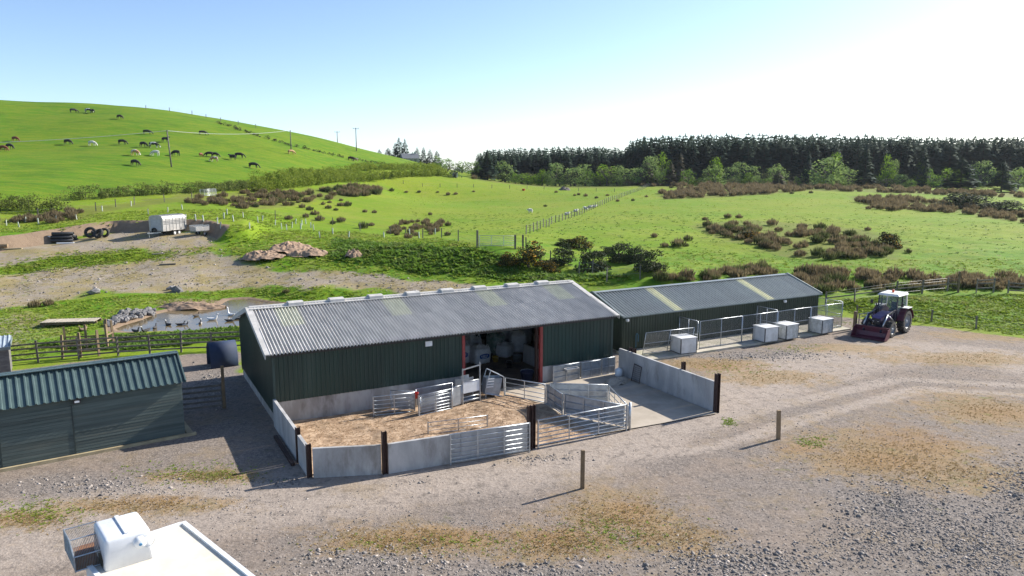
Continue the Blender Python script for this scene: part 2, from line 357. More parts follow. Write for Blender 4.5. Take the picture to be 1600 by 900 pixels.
def terrain_mat():
    m = bpy.data.materials.new('terrain'); t, b = nt(m); v = coords(t, 'Object')
    at = {}
    for nm in ('za', 'zb', 'zc'):
        a = t.nodes.new('ShaderNodeAttribute'); a.attribute_name = nm; s = t.nodes.new('ShaderNodeSeparateColor'); t.links.new(a.outputs['Color'], s.inputs[0])
        at[nm] = (s.outputs[0], s.outputs[1], s.outputs[2], a.outputs['Alpha'])
    (gv, dr, di, lu), (tr_, st, hi, he), (so, oc, _, _) = at['za'], at['zb'], at['zc']
    n_big = noise(t, .045, 4, .6, v); n_mid = noise(t, .35, 5, .65, v); n_s = noise(t, 2.2, 5, .7, v); n_f = noise(t, 9, 4, .7, v); n_ff = noise(t, 22, 5, .8, v)
    def edge(mask, n, k=.9, w=.22):                       # ragged edge between two ground covers
        return ramp(t, mth(t, 'ADD', mask, mth(t, 'MULTIPLY', mth(t, 'SUBTRACT', n, .5), k)), .5-w, .5+w)
    # grasses
    past = mixc(t, ramp(t, n_big, .35, .65), (.138,.232,.005), (.195,.250,.014))
    past = mixc(t, mth(t, 'MULTIPLY', ramp(t, n_mid, .45, .7), .6), past, (.225,.24,.040))
    past = mixc(t, mth(t, 'MULTIPLY', ramp(t, n_s, .46, .72), .65), past, (.065,.130,.012))
    past = mixc(t, mth(t, 'MULTIPLY', ramp(t, noise(t, .16, 6, .75, coords(t, 'Object', (.6, 1, 1))), .52, .68), .55), past, (.100,.185,.005))
    hillc = mixc(t, ramp(t, n_big, .35, .65), (.080,.185,.003), (.118,.200,.005))
    hs = noise(t, .5, 4, .7, coords(t, 'Object', (.35, 1.2, 1)))
    hillc = mixc(t, mth(t, 'MULTIPLY', ramp(t, hs, .42, .62), .8), hillc, (.165,.215,.012))
    hillc = mixc(t, mth(t, 'MULTIPLY', ramp(t, noise(t, .13, 6, .75, coords(t, 'Object', (.5, 1, 1))), .5, .66), .65), hillc, (.052,.130,.003))
    hillc = mixc(t, mth(t, 'MULTIPLY', ramp(t, n_s, .48, .72), .6), hillc, (.045,.115,.008))
    rgh = mixc(t, ramp(t, n_mid, .38, .62), (.100,.212,.005), (.178,.240,.018))
    rgh = mixc(t, mth(t, 'MULTIPLY', ramp(t, n_s, .48, .66), .65), rgh, (.050,.125,.014))
    rgh = mixc(t, mth(t, 'MULTIPLY', ramp(t, noise(t, .8, 4, .6, v, 1.0), .55, .7), .55), rgh, (.23,.21,.08))
    c = mixc(t, hi, past, hillc); c = mixc(t, edge(lu, n_mid, .8, .3), c, rgh)
    c = mixc(t, mth(t, 'MULTIPLY', edge(he, n_mid, .8, .25), .42), c, mixc(t, n_s, (.085,.075,.030), (.16,.13,.055)))
    # gravel
    gr = mixc(t, ramp(t, n_f, .3, .7), (.095,.081,.071), (.24,.20,.171))
    gr = mixc(t, mth(t, 'MULTIPLY', ramp(t, n_ff, .42, .72), .8), gr, (.350,.295,.254))
    gr = mixc(t, mth(t, 'MULTIPLY', ramp(t, n_mid, .42, .62), .45), gr, (.27,.205,.155))
    gr = mixc(t, mth(t, 'MULTIPLY', st, .75), gr, mixc(t, ramp(t, n_f, .3, .68), (.082,.076,.074), (.28,.25,.23)))
    trc = mixc(t, ramp(t, n_f, .3, .75), (.295,.245,.206), (.425,.358,.303))
    gr = mixc(t, mth(t, 'MULTIPLY', edge(tr_, n_mid, .7, .35), .8), gr, trc)
    gr = mixc(t, mth(t, 'MULTIPLY', ramp(t, n_s, .50, .66), .55), gr, (.100,.085,.074)); gr = mixc(t, mth(t, 'MULTIPLY', ramp(t, noise(t, 5, 6, .8, v), .52, .64), .5), gr, (.38,.325,.28))
    gr = mixc(t, mth(t, 'MULTIPLY', ramp(t, noise(t, .23, 7, .78, v), .50, .66), .50), gr, (.26,.195,.115))
    dryc = mixc(t, ramp(t, n_s, .35, .65), (.32,.195,.078), (.215,.155,.055)); dryc = mixc(t, mth(t, 'MULTIPLY', ramp(t, n_ff, .4, .75), .5), dryc, (.29,.235,.15))
    dmask = edge(mth(t, 'MULTIPLY', dr, .95), noise(t, .8, 7, .8, v), 2.6, .30)
    gr = mixc(t, mth(t, 'MULTIPLY', dmask, .62), gr, dryc)
    gr = mixc(t, mth(t, 'MULTIPLY', edge(mth(t, 'MULTIPLY', oc, .8), n_s, 1.6, .3), .5), gr, (.27,.160,.070))
    wd = ramp(t, mth(t, 'ADD', noise(t, .55, 6, .8, v), mth(t, 'MULTIPLY', dr, .08)), .62, .74)
    wd = mth(t, 'MULTIPLY', wd, mth(t, 'SUBTRACT', 1.0, tr_)); gr = mixc(t, mth(t, 'MULTIPLY', wd, .6), gr, (.17,.185,.045))
    c = mixc(t, edge(gv, n_s, .7, .2), c, gr)
    dc = mixc(t, ramp(t, n_s, .3, .7), (.27,.215,.145), (.36,.305,.24)); dc = mixc(t, ramp(t, n_mid, .42, .62), dc, (.30,.235,.10)); dc = mixc(t, mth(t, 'MULTIPLY', ramp(t, n_f, .35, .7), .4), dc, (.19,.18,.17))
    dc = mixc(t, mth(t, 'MULTIPLY', ramp(t, noise(t, .9, 5, .7, v), .56, .7), .6), dc, (.17,.20,.04))
    c = mixc(t, edge(di, n_mid, 1.0, .25), c, dc)
    c = mixc(t, edge(so, n_s, .8, .2), c, mixc(t, n_s, (.17,.12,.085), (.30,.22,.15)))
    t.links.new(c, b.inputs['Base Color']); b.inputs['Roughness'].default_value = .95; b.inputs['Specular IOR Level'].default_value = .15
    h = mth(t, 'ADD', mth(t, 'MULTIPLY', n_s, .6), mth(t, 'MULTIPLY', n_f, .45)); h = mth(t, 'ADD', h, mth(t, 'MULTIPLY', n_ff, .2))
    hh = mth(t, 'ADD', h, mth(t, 'MULTIPLY', noise(t, 1.0, 3, .6, v), .8))
    bump(t, b, hh, .9, .06)
    return m
TMAT = terrain_mat()
V = np.stack([X, Y, Z], -1).reshape(-1, 3); nrow = len(ys)
I = (np.arange(nrow-1)[:, None]*nc+np.arange(nc-1)[None]).ravel(); F = np.stack([I, I+1, I+nc+1, I+nc], -1)
cx = V[F].mean(1)
f_yard = sdpoly(cx[:, 0], cx[:, 1], YARD) < 0; f_trk = np.minimum(sdpoly(cx[:, 0], cx[:, 1], TRACK), sdpoly(cx[:, 0], cx[:, 1], PAD)) < 0
f_hill = sdpoly(cx[:, 0], cx[:, 1], HILL) < 0
def vnormals():
    du = np.gradient(np.stack([X, Y, Z], -1), axis=1); dv = np.gradient(np.stack([X, Y, Z], -1), axis=0); n = np.cross(du, dv); return (n/np.linalg.norm(n, axis=-1, keepdims=True)).reshape(-1, 3)
VN = vnormals()
for nm, sel, lab in (('gravel_yard', f_yard, 'grey gravel farmyard with dry brown weedy patches'), ('farm_track', f_trk & ~f_yard, 'pale dirt track and pad below the livestock trailer'),
                ('hillside', f_hill & ~f_yard & ~f_trk, 'bright green grass hillside with grazing cows'), ('field', ~(f_yard | f_trk | f_hill), 'green pasture stretching from the sheds to the forest')):
    ff = F[sel]; uq, inv = np.unique(ff, return_inverse=True)
    me = setmesh(nm, V[uq], inv.reshape(-1, 4), TMAT, True)
    for an, arr in (('za', za), ('zb', zb), ('zc', zc)):
        a = me.attributes.new(an, 'FLOAT_COLOR', 'POINT'); a.data.foreach_set('color', arr[uq].astype(np.float32).ravel())
    me.normals_split_custom_set_from_vertices(VN[uq].tolist())
    o = put(nm, me); tag(o, lab, None, None, 'structure')
# pond water
def water_mat():
    m = bpy.data.materials.new('pond_water'); t, b = nt(m); v = coords(t, 'Object')
    c = mixc(t, ramp(t, noise(t, .25, 4, .6, v), .35, .65), (.10,.078,.042), (.17,.130,.072)); t.links.new(c, b.inputs['Base Color'])
    b.inputs['Roughness'].default_value = .04; b.inputs['Specular IOR Level'].default_value = .32
    bump(t, b, noise(t, 3.5, 3, .6, coords(t, 'Object', (1, 1.6, 1))), .25, .02); return m
mb = MB(); mb.add([(x, y, WATER_Z) for x, y in POND], [tuple(range(len(POND)))]); o = mb.build('pond', water_mat())
c0 = np.mean(POND, 0)
for vtx in o.data.vertices: vtx.co.x = c0[0]+(vtx.co.x-c0[0])*1.04; vtx.co.y = c0[1]+(vtx.co.y-c0[1])*1.10
tag(o, 'muddy brown duck pond reflecting the sky', None, None, 'structure')
# ------------------------------------------------------------------ shared paints
galv = pm('galvanised_steel', (.50,.53,.56), (.36,.39,.42), 6, .38, .7, 0, dirt=(.30,.27,.23), dirt_amt=.35)
galvsheet = pm('galvanised_sheet', (.40,.44,.48), (.28,.31,.35), 2.5, .45, .6, 0, dirt=(.22,.19,.15), dirt_amt=.45)
concrete = pm('cast_concrete', (.46,.45,.44), (.34,.335,.33), 1.6, .9, 0, .25, stretch=(1,1,.35), dirt=(.17,.155,.135), dirt_amt=.8)
concrete_dirty = pm('stained_concrete', (.40,.38,.36), (.27,.25,.23), 1.2, .92, 0, .25, stretch=(1.5,1.5,.5), dirt=(.12,.10,.085), dirt_amt=.75)
rust = pm('rusty_steel', (.055,.028,.022), (.035,.018,.016), 7, .7, .2, .2)
redsteel = pm('red_oxide_steel', (.30,.045,.042), (.22,.035,.03), 5, .6, 0, .1)
greensheet = pm('dark_green_cladding', (.0095,.036,.030), (.007,.028,.0245), 1.1, .42, 0, 0, stretch=(2.5,2.5,.25), dirt=(.035,.062,.055), dirt_amt=.5, rnd=.10)
greenshed = pm('olive_green_cladding', (.024,.040,.024), (.017,.030,.019), 1.3, .45, 0, 0, stretch=(2.5,2.5,.25), dirt=(.05,.06,.04), dirt_amt=.3, rnd=.06)
fibre = pm('fibre_cement_roofing', (.54,.52,.49), (.44,.425,.405), 1.8, .62, 0, .15, stretch=(1,.35,1), dirt=(.28,.27,.26), dirt_amt=.35, rnd=.07, spec=.15)
fibre_trim = pm('weathered_roof_trim', (.52,.50,.48), (.40,.39,.37), 3, .8, 0, .1)
rooflite = pm('yellowed_roof_light', (.62,.61,.49), (.54,.53,.42), 2.5, .5, 0, 0, dirt=(.36,.36,.28), dirt_amt=.5)
rooflite_pale = pm('cream_roof_light', (.72,.69,.46), (.62,.60,.40), 2.5, .5, 0, 0, dirt=(.35,.35,.22), dirt_amt=.4)
slate_sheet = pm('slate_blue_box_sheet', (.33,.35,.34), (.27,.29,.285), 1.5, .38, .15, 0, dirt=(.20,.215,.21), dirt_amt=.35, rnd=.06, spec=.2)
teal_sheet = pm('teal_green_box_sheet', (.085,.128,.126), (.066,.102,.102), 1.8, .42, .1, 0, dirt=(.17,.21,.20), dirt_amt=.4, rnd=.06)
tealboard = pm('grey_green_stained_board', (.085,.108,.098), (.060,.080,.073), 1.6, .8, 0, .3, stretch=(.35,1,6), dirt=(.13,.13,.10), dirt_amt=.55, rnd=.25)
timber = pm('weathered_timber', (.25,.175,.10), (.165,.115,.068), 2.2, .85, 0, .3, stretch=(1,1,.6), dirt=(.12,.115,.075), dirt_amt=.4, rnd=.18)
timber_pale = pm('pale_sawn_timber', (.40,.33,.20), (.30,.24,.145), 2.2, .85, 0, .2, rnd=.12)
fencewood = pm('grey_fence_wood', (.20,.175,.145), (.12,.105,.085), 3, .9, 0, .2, rnd=.2)
black_pl = pm('black_plastic', (.012,.012,.013), (.02,.02,.022), 4, .45)
white_pl = pm('white_plastic', (.76,.78,.80), (.66,.68,.69), 3, .4, dirt=(.50,.49,.45), dirt_amt=.35)
rubber = pm('tyre_rubber', (.016,.016,.017), (.035,.033,.030), 8, .85, 0, .3)
wire = pm('fence_wire', (.28,.29,.30), (.20,.21,.21), 4, .5, .6)

def sheet_profile(width, pitch, amp, kind):
    xs, zs = [], []
    if kind == 'sine':
        n = max(1, round(width/pitch)); k = 8
        for i in range(n*k+1): xs.append(width*i/(n*k)); zs.append(amp*.5*(1-math.cos(2*math.pi*i/k)))
    else:                                                # box profile: flat pans with trapezoid ribs
        n = max(1, round(width/pitch)); p = width/n
        for i in range(n):
            a = i*p
            for fx, z in ((0, 0), (.30, 0), (.38, amp), (.58, amp), (.66, 0)): xs.append(a+fx*p); zs.append(z)
        xs.append(width); zs.append(0)
    return xs, zs
def sheet_mesh(name, width, length, pitch, amp, kind, mat, th=.012):
    """a profiled sheet lying in local XY, ribs along Y, with thickness"""
    xs, zs = sheet_profile(width, pitch, amp, kind); n = len(xs)
    P = [(x, 0, z) for x, z in zip(xs, zs)]+[(x, length, z) for x, z in zip(xs, zs)]+[(x, 0, z-th) for x, z in zip(xs, zs)]+[(x, length, z-th) for x, z in zip(xs, zs)]
    Fc = []
    for i in range(n-1):
        Fc += [(i, i+1, n+i+1, n+i), (2*n+i+1, 2*n+i, 3*n+i, 3*n+i+1), (2*n+i, 2*n+i+1, i+1, i), (n+i, n+i+1, 3*n+i+1, 3*n+i)]
    Fc += [(0, n, 3*n, 2*n), (n-1, 3*n-1, 4*n-1, 2*n-1)]
    m = MB(); m.add(P, Fc); me = m.mesh(name, mat)
    if kind == 'sine':
        me.polygons.foreach_set('use_smooth', [True]*len(me.polygons))
        bm = bmesh.new(); bm.from_mesh(me)
        for e in bm.edges:
            if len(e.link_faces) == 2 and e.link_faces[0].normal.angle(e.link_faces[1].normal, 0) > 1.0: e.smooth = False
        bm.to_mesh(me); bm.free()
    return me

# ------------------------------------------------------------------ the big barn
L, W, HE, HR = 17.97, 9.06, 3.20, 4.42
barn = thing('barn', 'long dark green barn with pale corrugated roof and wide open doorway', 'barn', (*BO, 0), BYAW)
sl = math.atan2(HR-HE, W/2); NS = 17; sw = (L+.30)/NS
slen = (W/2+.22)/math.cos(sl)
low = sheet_mesh('roof_sheet', sw, slen*.5+.12, sw/7, .088, 'sine', fibre); upp = sheet_mesh('roof_sheet', sw, slen*.5, sw/7, .088, 'sine', fibre)
lite = sheet_mesh('skylight', sw, slen*.5, sw/7, .088, 'sine', rooflite)
yl, zl = -.22, HE-.22*math.tan(sl)
skys = {1, 6, 11, 15}
for i in range(NS):
    for back in (0, 1):
        for row in (0, 1):
            d = row*slen*.5; t0 = yl+d*math.cos(sl); z0 = zl+d*math.sin(sl)+(0 if row else .016)
            is_l = row and i in skys
            me = lite if is_l else (upp if row else low)
            if not back: put('skylight' if is_l else 'roof_sheet', me, barn, (-.15+i*sw, t0, z0), (sl, 0, 0))
            else: put('skylight' if is_l else 'roof_sheet', me, barn, (-.15+(i+1)*sw, W-t0, z0), (sl, 0, math.pi))
zr = zl+slen*math.sin(sl)
for e, x in (('l', -.17), ('r', L+.17)):                # verge boards
    for sg in (0, 1):
        m = MB(); y0, y1 = (yl, W/2) if not sg else (W-yl, W/2)
        m.beam((x, y0, zl+.06), (x, y1, zr+.06), .30, .05); m.beam((x+(-.13 if x < 0 else .13), y0, zl-.03), (x+(-.13 if x < 0 else .13), y1, zr-.03), .035, .20)
        m.build('verge_board', fibre_trim, barn)
m = MB(); m.beam((-.15, W/2-.17, zr+.015), (L+.15, W/2-.17, zr+.015), .38, .035); m.beam((-.15, W/2+.17, zr+.015), (L+.15, W/2+.17, zr+.015), .38, .035); m.tube((-.15, W/2, zr+.04), (L+.15, W/2, zr+.04), .09, 8)
m.build('ridge_cap', fibre, barn)
for s_ in (2.03, 4.07, 6.11, 8.15, 10.11, 12.08, 14.15, 16.14):
    m = MB(); x0, x1 = s_-.36, s_+.36
    pr = [(-.31, 0), (-.28, .16), (-.10, .21), (.10, .21), (.28, .16), (.31, 0)]
    m.add([(x0, W/2+a, zr+b) for a, b in pr]+[(x1, W/2+a, zr+b) for a, b in pr], [(i, i+1, 7+i, 6+i) for i in range(5)]+[(5, 4, 3, 2, 1, 0), (6, 7, 8, 9, 10, 11)])
    m.build('ridge_vent', fibre_trim, barn)
D0, D1, BW = 9.05, 13.47, 1.0                            # doorway and height of the concrete wall
wsh = {}
def wall_run(x0, x1, axis, yfix, ztop, zbot, outward, n, mat=greensheet, name='wall_sheet', parent=None, slope=None):
    """upright profiled sheets side by side along a wall"""
    w = (x1-x0)/n
    for i in range(n):
        a, b = x0+i*w, x0+(i+1)*w; xs, zs = sheet_profile(w, .2, .028, 'box'); P = []; k = len(xs)
        for j, (xx, zz) in enumerate(zip(xs, zs)):
            u = a+xx; top = ztop if slope is None else slope(u)
            for off in (zz, zz-.012):
                q = yfix+outward*off
                for z in (zbot, top): P.append((u, q, z) if axis == 'x' else (q, u, z))
        Fc = []
        for j in range(k-1):
            A, C = 4*j, 4*(j+1); Fc += [(A, C, C+1, A+1), (A+3, C+3, C+2, A+2), (A+2, C+2, C, A), (A+1, C+1, C+3, A+3)]
        m = MB(); m.add(P, Fc); o = m.build(name, mat, parent if parent is not None else barn)
wall_run(0, D0-.08, 'x', 0, HE-.02, BW, -1, 9)
wall_run(D1+.08, L, 'x', 0, HE-.02, BW-.12, -1, 5)
wall_run(0, L, 'x', W, HE-.02, .3, 1, 18)
gab = lambda u: HE-.02+(HR-HE)*(1-abs(u-W/2)/(W/2))-.02
wall_run(0, W, 'y', 0, 0, .45, -1, 10, slope=gab); wall_run(0, W, 'y', L, 0, .45, 1, 10, slope=gab)
MB().box((4.5, .10, BW/2+.01), (9.0-.02, .16, BW+.02)).build('concrete_base_wall', concrete_dirty, barn)
MB().box(((D1+L)/2+.05, .10, (BW-.1)/2), (L-D1-.1, .16, BW-.1)).build('concrete_base_wall', concrete, barn)
for x in (.09, L-.09): MB().box((x, W/2, .25), (.14, W-.4, .50)).build('concrete_base_wall', concrete_dirty, barn)
MB().box((L/2, W-.1, .2), (L-.4, .14, .40)).build('concrete_base_wall', concrete_dirty, barn)
for x in (D0, D1):
    m = MB(); m.box((x, -.02, 1.53), (.15, .03, 3.06)); m.box((x, .12, 1.53), (.15, .03, 3.06)); m.box((x, .05, 1.53), (.02, .11, 3.06)); m.build('door_post', redsteel, barn)
MB().box(((D0+D1)/2, -.03, 3.10), (D1-D0-.16, .06, .10)).build('door_lintel', pm('worn_lintel', (.42,.36,.29), (.30,.24,.2), 5, .8), barn)
for x in (.04, L-.04): MB().box((x, -.035, 2.0), (.10, .02, 2.2)).build('corner_flashing', pm('green_flashing', (.03,.06,.055), (.02,.045,.04), 3, .5), barn)
m = MB(); m.box((7.21, -.075, 2.84), (.34, .05, .24)); m.build('floodlight', white_pl, barn)
m = MB(); m.box((L/2, -.17, HE-.10), (L+.1, .10, .07)); m.build('eave_shade_strip', black_pl, barn)  # black strip added to stand for the dark shadow line under the eave
for x in np.linspace(.3, L-.3, 5):                       # portal frames
    m = MB(); m.beam((x, .28, 0), (x, .28, HE-.1), .12, .16); m.beam((x, W-.28, 0), (x, W-.28, HE-.1), .12, .16); m.beam((x, .28, HE-.2), (x, W/2, HR-.18), .10, .16); m.beam((x, W-.28, HE-.2), (x, W/2, HR-.18), .10, .16); m.build('portal_frame', rust, barn)
m = MB()
for k in range(4):
    for sg in (0, 1):
        y = .6+k*1.2; z = HE+(HR-HE)*y/(W/2)-.10; m.beam((.1, y if not sg else W-y, z), (L-.1, y if not sg else W-y, z), .06, .12)
m.build('purlins', timber, barn)
floor = MB().box((*B(L/2, W/2), .012), (L-.4, W-.3, .05), BYAW).build('barn_floor', pm('dirty_barn_floor', (.16,.12,.085), (.085,.065,.05), 1.3, .95, 0, .5, dirt=(.22,.18,.12), dirt_amt=.6))
tag(floor, 'dirty straw strewn floor inside the barn', None, None, 'structure')
MB().box((14.79, 2.2, .55), (.12, 4.0, 1.1)).build('inner_concrete_panel', concrete, barn)

# ------------------------------------------------------------------ kennel shed
KL, KW, KE, KR = 17.5, 6.0, 2.25, 3.24
ken = thing('kennel_shed', 'low olive green shed with slate grey roof and two cream roof lights', 'shed', (*KO, 0), KYAW)
ks = math.atan2(KR-KE, KW/2); kl = (KW/2+.14)/math.cos(ks); nk = 26; kw = (KL+.2)/nk
kroof = sheet_mesh('roof_sheet', kw, kl, kw/3, .065, 'box', slate_sheet); klite = sheet_mesh('skylight', kw, kl, kw/3, .065, 'box', rooflite_pale)
for i in range(nk):
    sk_ = i in (6, 18)
    put('skylight' if sk_ else 'roof_sheet', klite if sk_ else kroof, ken, (-.1+i*kw, -.14, KE-.14*math.tan(ks)+.02), (ks, 0, 0))
    put('roof_sheet', kroof, ken, (-.1+(i+1)*kw, KW+.14, KE-.14*math.tan(ks)+.02), (ks, 0, math.pi))
m = MB(); m.beam((-.1, KW/2-.1, KR+.06), (KL+.1, KW/2-.1, KR+.06), .24, .03); m.beam((-.1, KW/2+.1, KR+.06), (KL+.1, KW/2+.1, KR+.06), .24, .03); m.build('ridge_cap', slate_sheet, ken)
greytrim = pm('grey_green_trim', (.20,.235,.23), (.15,.18,.18), 3, .5)
for x in (-.12, KL+.12):
    m = MB(); m.beam((x, -.16, KE+.03), (x, KW/2, KR+.10), .10, .10); m.beam((x, KW+.16, KE+.03), (x, KW/2, KR+.10), .10, .10); m.build('verge_trim', greytrim, ken)
m = MB(); m.beam((-.12, -.19, KE-.03), (KL+.12, -.19, KE-.03), .09, .07); m.build('gutter', greytrim, ken)
kg = lambda u: KE-.02+(KR-KE)*(1-abs(u-KW/2)/(KW/2))-.02
wall_run(0, KL, 'x', 0, KE-.02, .06, -1, 17, greenshed, parent=ken); wall_run(0, KL, 'x', KW, KE-.02, .06, 1, 17, greenshed, parent=ken)
wall_run(0, KW, 'y', 0, 0, .06, -1, 6, greenshed, parent=ken, slope=kg); wall_run(0, KW, 'y', KL, 0, .06, 1, 6, greenshed, parent=ken, slope=kg)
for s_ in (.25, 13.87):
    m = MB(); m.box((s_, -.12, 2.04), (.10, .16, .05)); m.lathe([(0, 0), (.09, .0), (.11, .06), (.09, .16), (0, .17)], 10, Matrix.Translation((s_, -.17, 1.94))); m.build('security_light', white_pl, ken)
m = MB(); m.path([(1.0, -.09, .25), (1.0, -.09, 1.0), (1.03, -.14, 1.12), (1.10, -.18, 1.0), (1.10, -.18, .6)], .025, 6); m.build('water_pipe', pm('blue_water_pipe', (.05,.16,.24), (.04,.13,.2), 4, .5), ken)
slab = MB().box((*K(8.8, -1.2), .045), (18.3, 2.55, .13), KYAW).build('concrete_slab', pm('kennel_slab', (.48,.43,.36), (.36,.33,.26), 1.4, .92, 0, .2, dirt=(.22,.25,.09), dirt_amt=.55))
tag(slab, 'pale concrete slab in front of the kennel shed', None, None, 'structure')
fl2 = MB().box((*K(KL/2, KW/2), .02), (KL-.1, KW-.1, .06), KYAW).build('kennel_floor', concrete); tag(fl2, 'concrete floor inside the kennel shed', None, None, 'structure')

# ------------------------------------------------------------------ timber shed at the left
SL, SW_, SE_, SR = 8.3, 2.5, 2.40, 3.28
so = fr(SO, SYAW)(6.304-SL, 0)
shed = thing('timber_shed', 'grey green boarded timber shed with ribbed teal metal roof', 'shed', (*so, 0), SYAW)
NB = 19; bh = (SE_-.12)/NB
for i in range(NB):
    z0 = .12+i*bh
    def lap(x0, x1, y, axis, sg):
        P = [(x0, 0, z0), (x1, 0, z0), (x1, .012, z0+bh), (x0, .012, z0+bh), (x0, .035, z0), (x1, .035, z0), (x1, .035, z0+bh), (x0, .035, z0+bh)]
        Q = [(a, y+sg*b, c) if axis == 'x' else (y+sg*b, a, c) for a, b, c in P]
        MB().add(Q, [(0,1,2,3),(7,6,5,4),(0,4,5,1),(2,6,7,3),(1,5,6,2),(3,7,4,0)]).build('board', tealboard, shed)
    if z0+bh < 2.06: lap(0, 1.95, 0, 'x', 1); lap(4.35, SL, 0, 'x', 1)
    else: lap(0, SL, 0, 'x', 1)
    lap(.04, SW_-.04, SL, 'y', -1); lap(.04, SW_-.04, 0, 'y', 1); lap(0, SL, SW_, 'x', -1)
door = MB().box((3.15, .03, 1.08), (2.38, .05, 1.94)).build('door', tealboard, shed)
for k in range(15): MB().box((3.15, -.002, .18+k*.128), (2.36, .018, .118)).build('door_board', tealboard, door)
for x in (4.33, 1.97): MB().box((x, -.01, 1.1), (.04, .03, 1.95)).build('door_trim', pm('dark_trim', (.03,.045,.042), (.025,.035,.033), 4, .7), door)
for x in (0, SL):                                         # gable triangles
    m = MB(); sgn = 1 if x == 0 else -1
    m.add([(x, 0, SE_), (x, SW_, SE_), (x, SW_/2, SR-.05), (x+.03*sgn, 0, SE_), (x+.03*sgn, SW_, SE_), (x+.03*sgn, SW_/2, SR-.05)], [(0,1,2),(5,4,3),(0,3,4,1),(1,4,5,2),(2,5,3,0)]); m.build('gable_board', tealboard, shed)
ss_ = math.atan2(SR-SE_, SW_/2); sl2 = (SW_/2+.16)/math.cos(ss_); n2 = 8; w2 = (SL+.24)/n2
sroof = sheet_mesh('roof_sheet', w2, sl2, w2/4, .055, 'box', teal_sheet)
for i in range(n2):
    put('roof_sheet', sroof, shed, (-.12+i*w2, -.16, SE_-.16*math.tan(ss_)+.05), (ss_, 0, 0)); put('roof_sheet', sroof, shed, (-.12+(i+1)*w2, SW_+.16, SE_-.16*math.tan(ss_)+.05), (ss_, 0, math.pi))
m = MB(); m.beam((-.14, SW_/2-.11, SR+.06), (SL+.14, SW_/2-.11, SR+.06), .26, .03); m.beam((-.14, SW_/2+.11, SR+.06), (SL+.14, SW_/2+.11, SR+.06), .26, .03); m.build('ridge_cap', teal_sheet, shed)
for x in (-.13, SL+.13):
    m = MB(); m.beam((x, -.17, SE_-.02), (x, SW_/2, SR+.05), .05, .14); m.beam((x, SW_+.17, SE_-.02), (x, SW_/2, SR+.05), .05, .14); m.build('verge_trim', teal_sheet, shed)
m = MB(); m.box((SL/2+.1, -.12, .05), (SL+.6, .12, .16)); m.box((SL+.18, SW_/2-.1, .05), (.24, SW_, .16)); m.build('timber_plinth', timber_pale, shed)
m = MB(); m.box((4.52, -.11, 2.24), (.26, .09, .20)); m.beam((4.52, 0, 2.3), (4.52, -.1, 2.34), .05); m.build('floodlight', black_pl, shed)
m = MB(); m.box((4.52, -.165, 2.22), (.16, .015, .07)); m.build('floodlight_glass', white_pl, shed)
# small grey hut, cut by the left edge of the picture
hp = g(-14, 582); hut = thing('grey_hut', 'small grey hut with pale metal roof at the left edge', 'hut', hp, .55)
m = MB(); m.box((0, 0, .75), (1.9, 1.6, 1.5)); m.build('wall', pm('grey_boards', (.17,.16,.15), (.10,.095,.09), 3, .9, stretch=(1,1,4)), hut)
hs_ = sheet_mesh('roof_sheet', 1.05, 1.9, .21, .04, 'box', pm('pale_blue_sheet', (.36,.42,.47), (.28,.33,.38), 2, .5))
for k in (0, 1): put('roof_sheet', hs_, hut, (-1.05+k*1.05, -.95, 1.5), (.16, 0, 0))
m = MB(); m.box((0, -.97, 1.44), (2.1, .03, .16)); m.box((1.07, 0, 1.62), (.03, 1.9, .16), 0); m.build('roof_trim', greytrim, hut)
# ------------------------------------------------------------------ yard floors
def sheet_ground(name, poly, z, mat, label, cell=.22, amp=.02, seed=3):
    """an uneven floor filling a polygon"""
    P = np.array(poly); x0, y0 = P.min(0); x1, y1 = P.max(0)
    bm = bmesh.new(); vs_ = [bm.verts.new((x, y, 0)) for x, y in poly]; bm.faces.new(vs_)
    c = BO; 
    for ang in (0, math.pi/2):
        d = Vector((math.cos(BYAW+ang), math.sin(BYAW+ang), 0)); nrm = Vector((-d.y, d.x, 0))
        pr = [Vector((x, y, 0)).dot(nrm) for x, y in poly]; q = min(pr)+cell
        while q < max(pr)-1e-3:
            bmesh.ops.bisect_plane(bm, geom=bm.verts[:]+bm.edges[:]+bm.faces[:], plane_co=nrm*q, plane_no=nrm); q += cell
    co = np.array([v.co[:2] for v in bm.verts]); zz = z+(fbm(co[:, 0], co[:, 1], .9, 3, seed)-.5)*2*amp
    for v, h in zip(bm.verts, zz): v.co.z = h
    me = bpy.data.meshes.new(name); bm.to_mesh(me); bm.free(); me.materials.append(mat); me.polygons.foreach_set('use_smooth', [True]*len(me.polygons))
    return tag(put(name, me), label, None, None, 'structure')
strawmat = pm('trampled_straw', (.46,.33,.22), (.30,.20,.125), 2.2, .97, 0, .9, dirt=(.14,.095,.058), dirt_amt=.8, lo=.40, hi=.60)
apron = pm('dusty_concrete', (.42,.36,.29), (.34,.29,.23), .9, .95, 0, .2, dirt=(.26,.21,.16), dirt_amt=.6)
sheet_ground('straw_yard', [B(.1,-.05),B(.1,-6.2),B(2.5,-7.15),B(8.4,-7.65),B(11.6,-7.7),B(11.7,-3.3),B(10.8,-.05)], .065, strawmat, 'brown trampled straw floor of the walled pen', .2, .07)
sheet_ground('concrete_apron', [B(10.83,-.05),B(11.73,-3.3),B(11.63,-7.75),B(18.0,-8.1),B(18.0,-.05)], .05, apron, 'dusty concrete apron between the pens and the right wall', .4, .008)

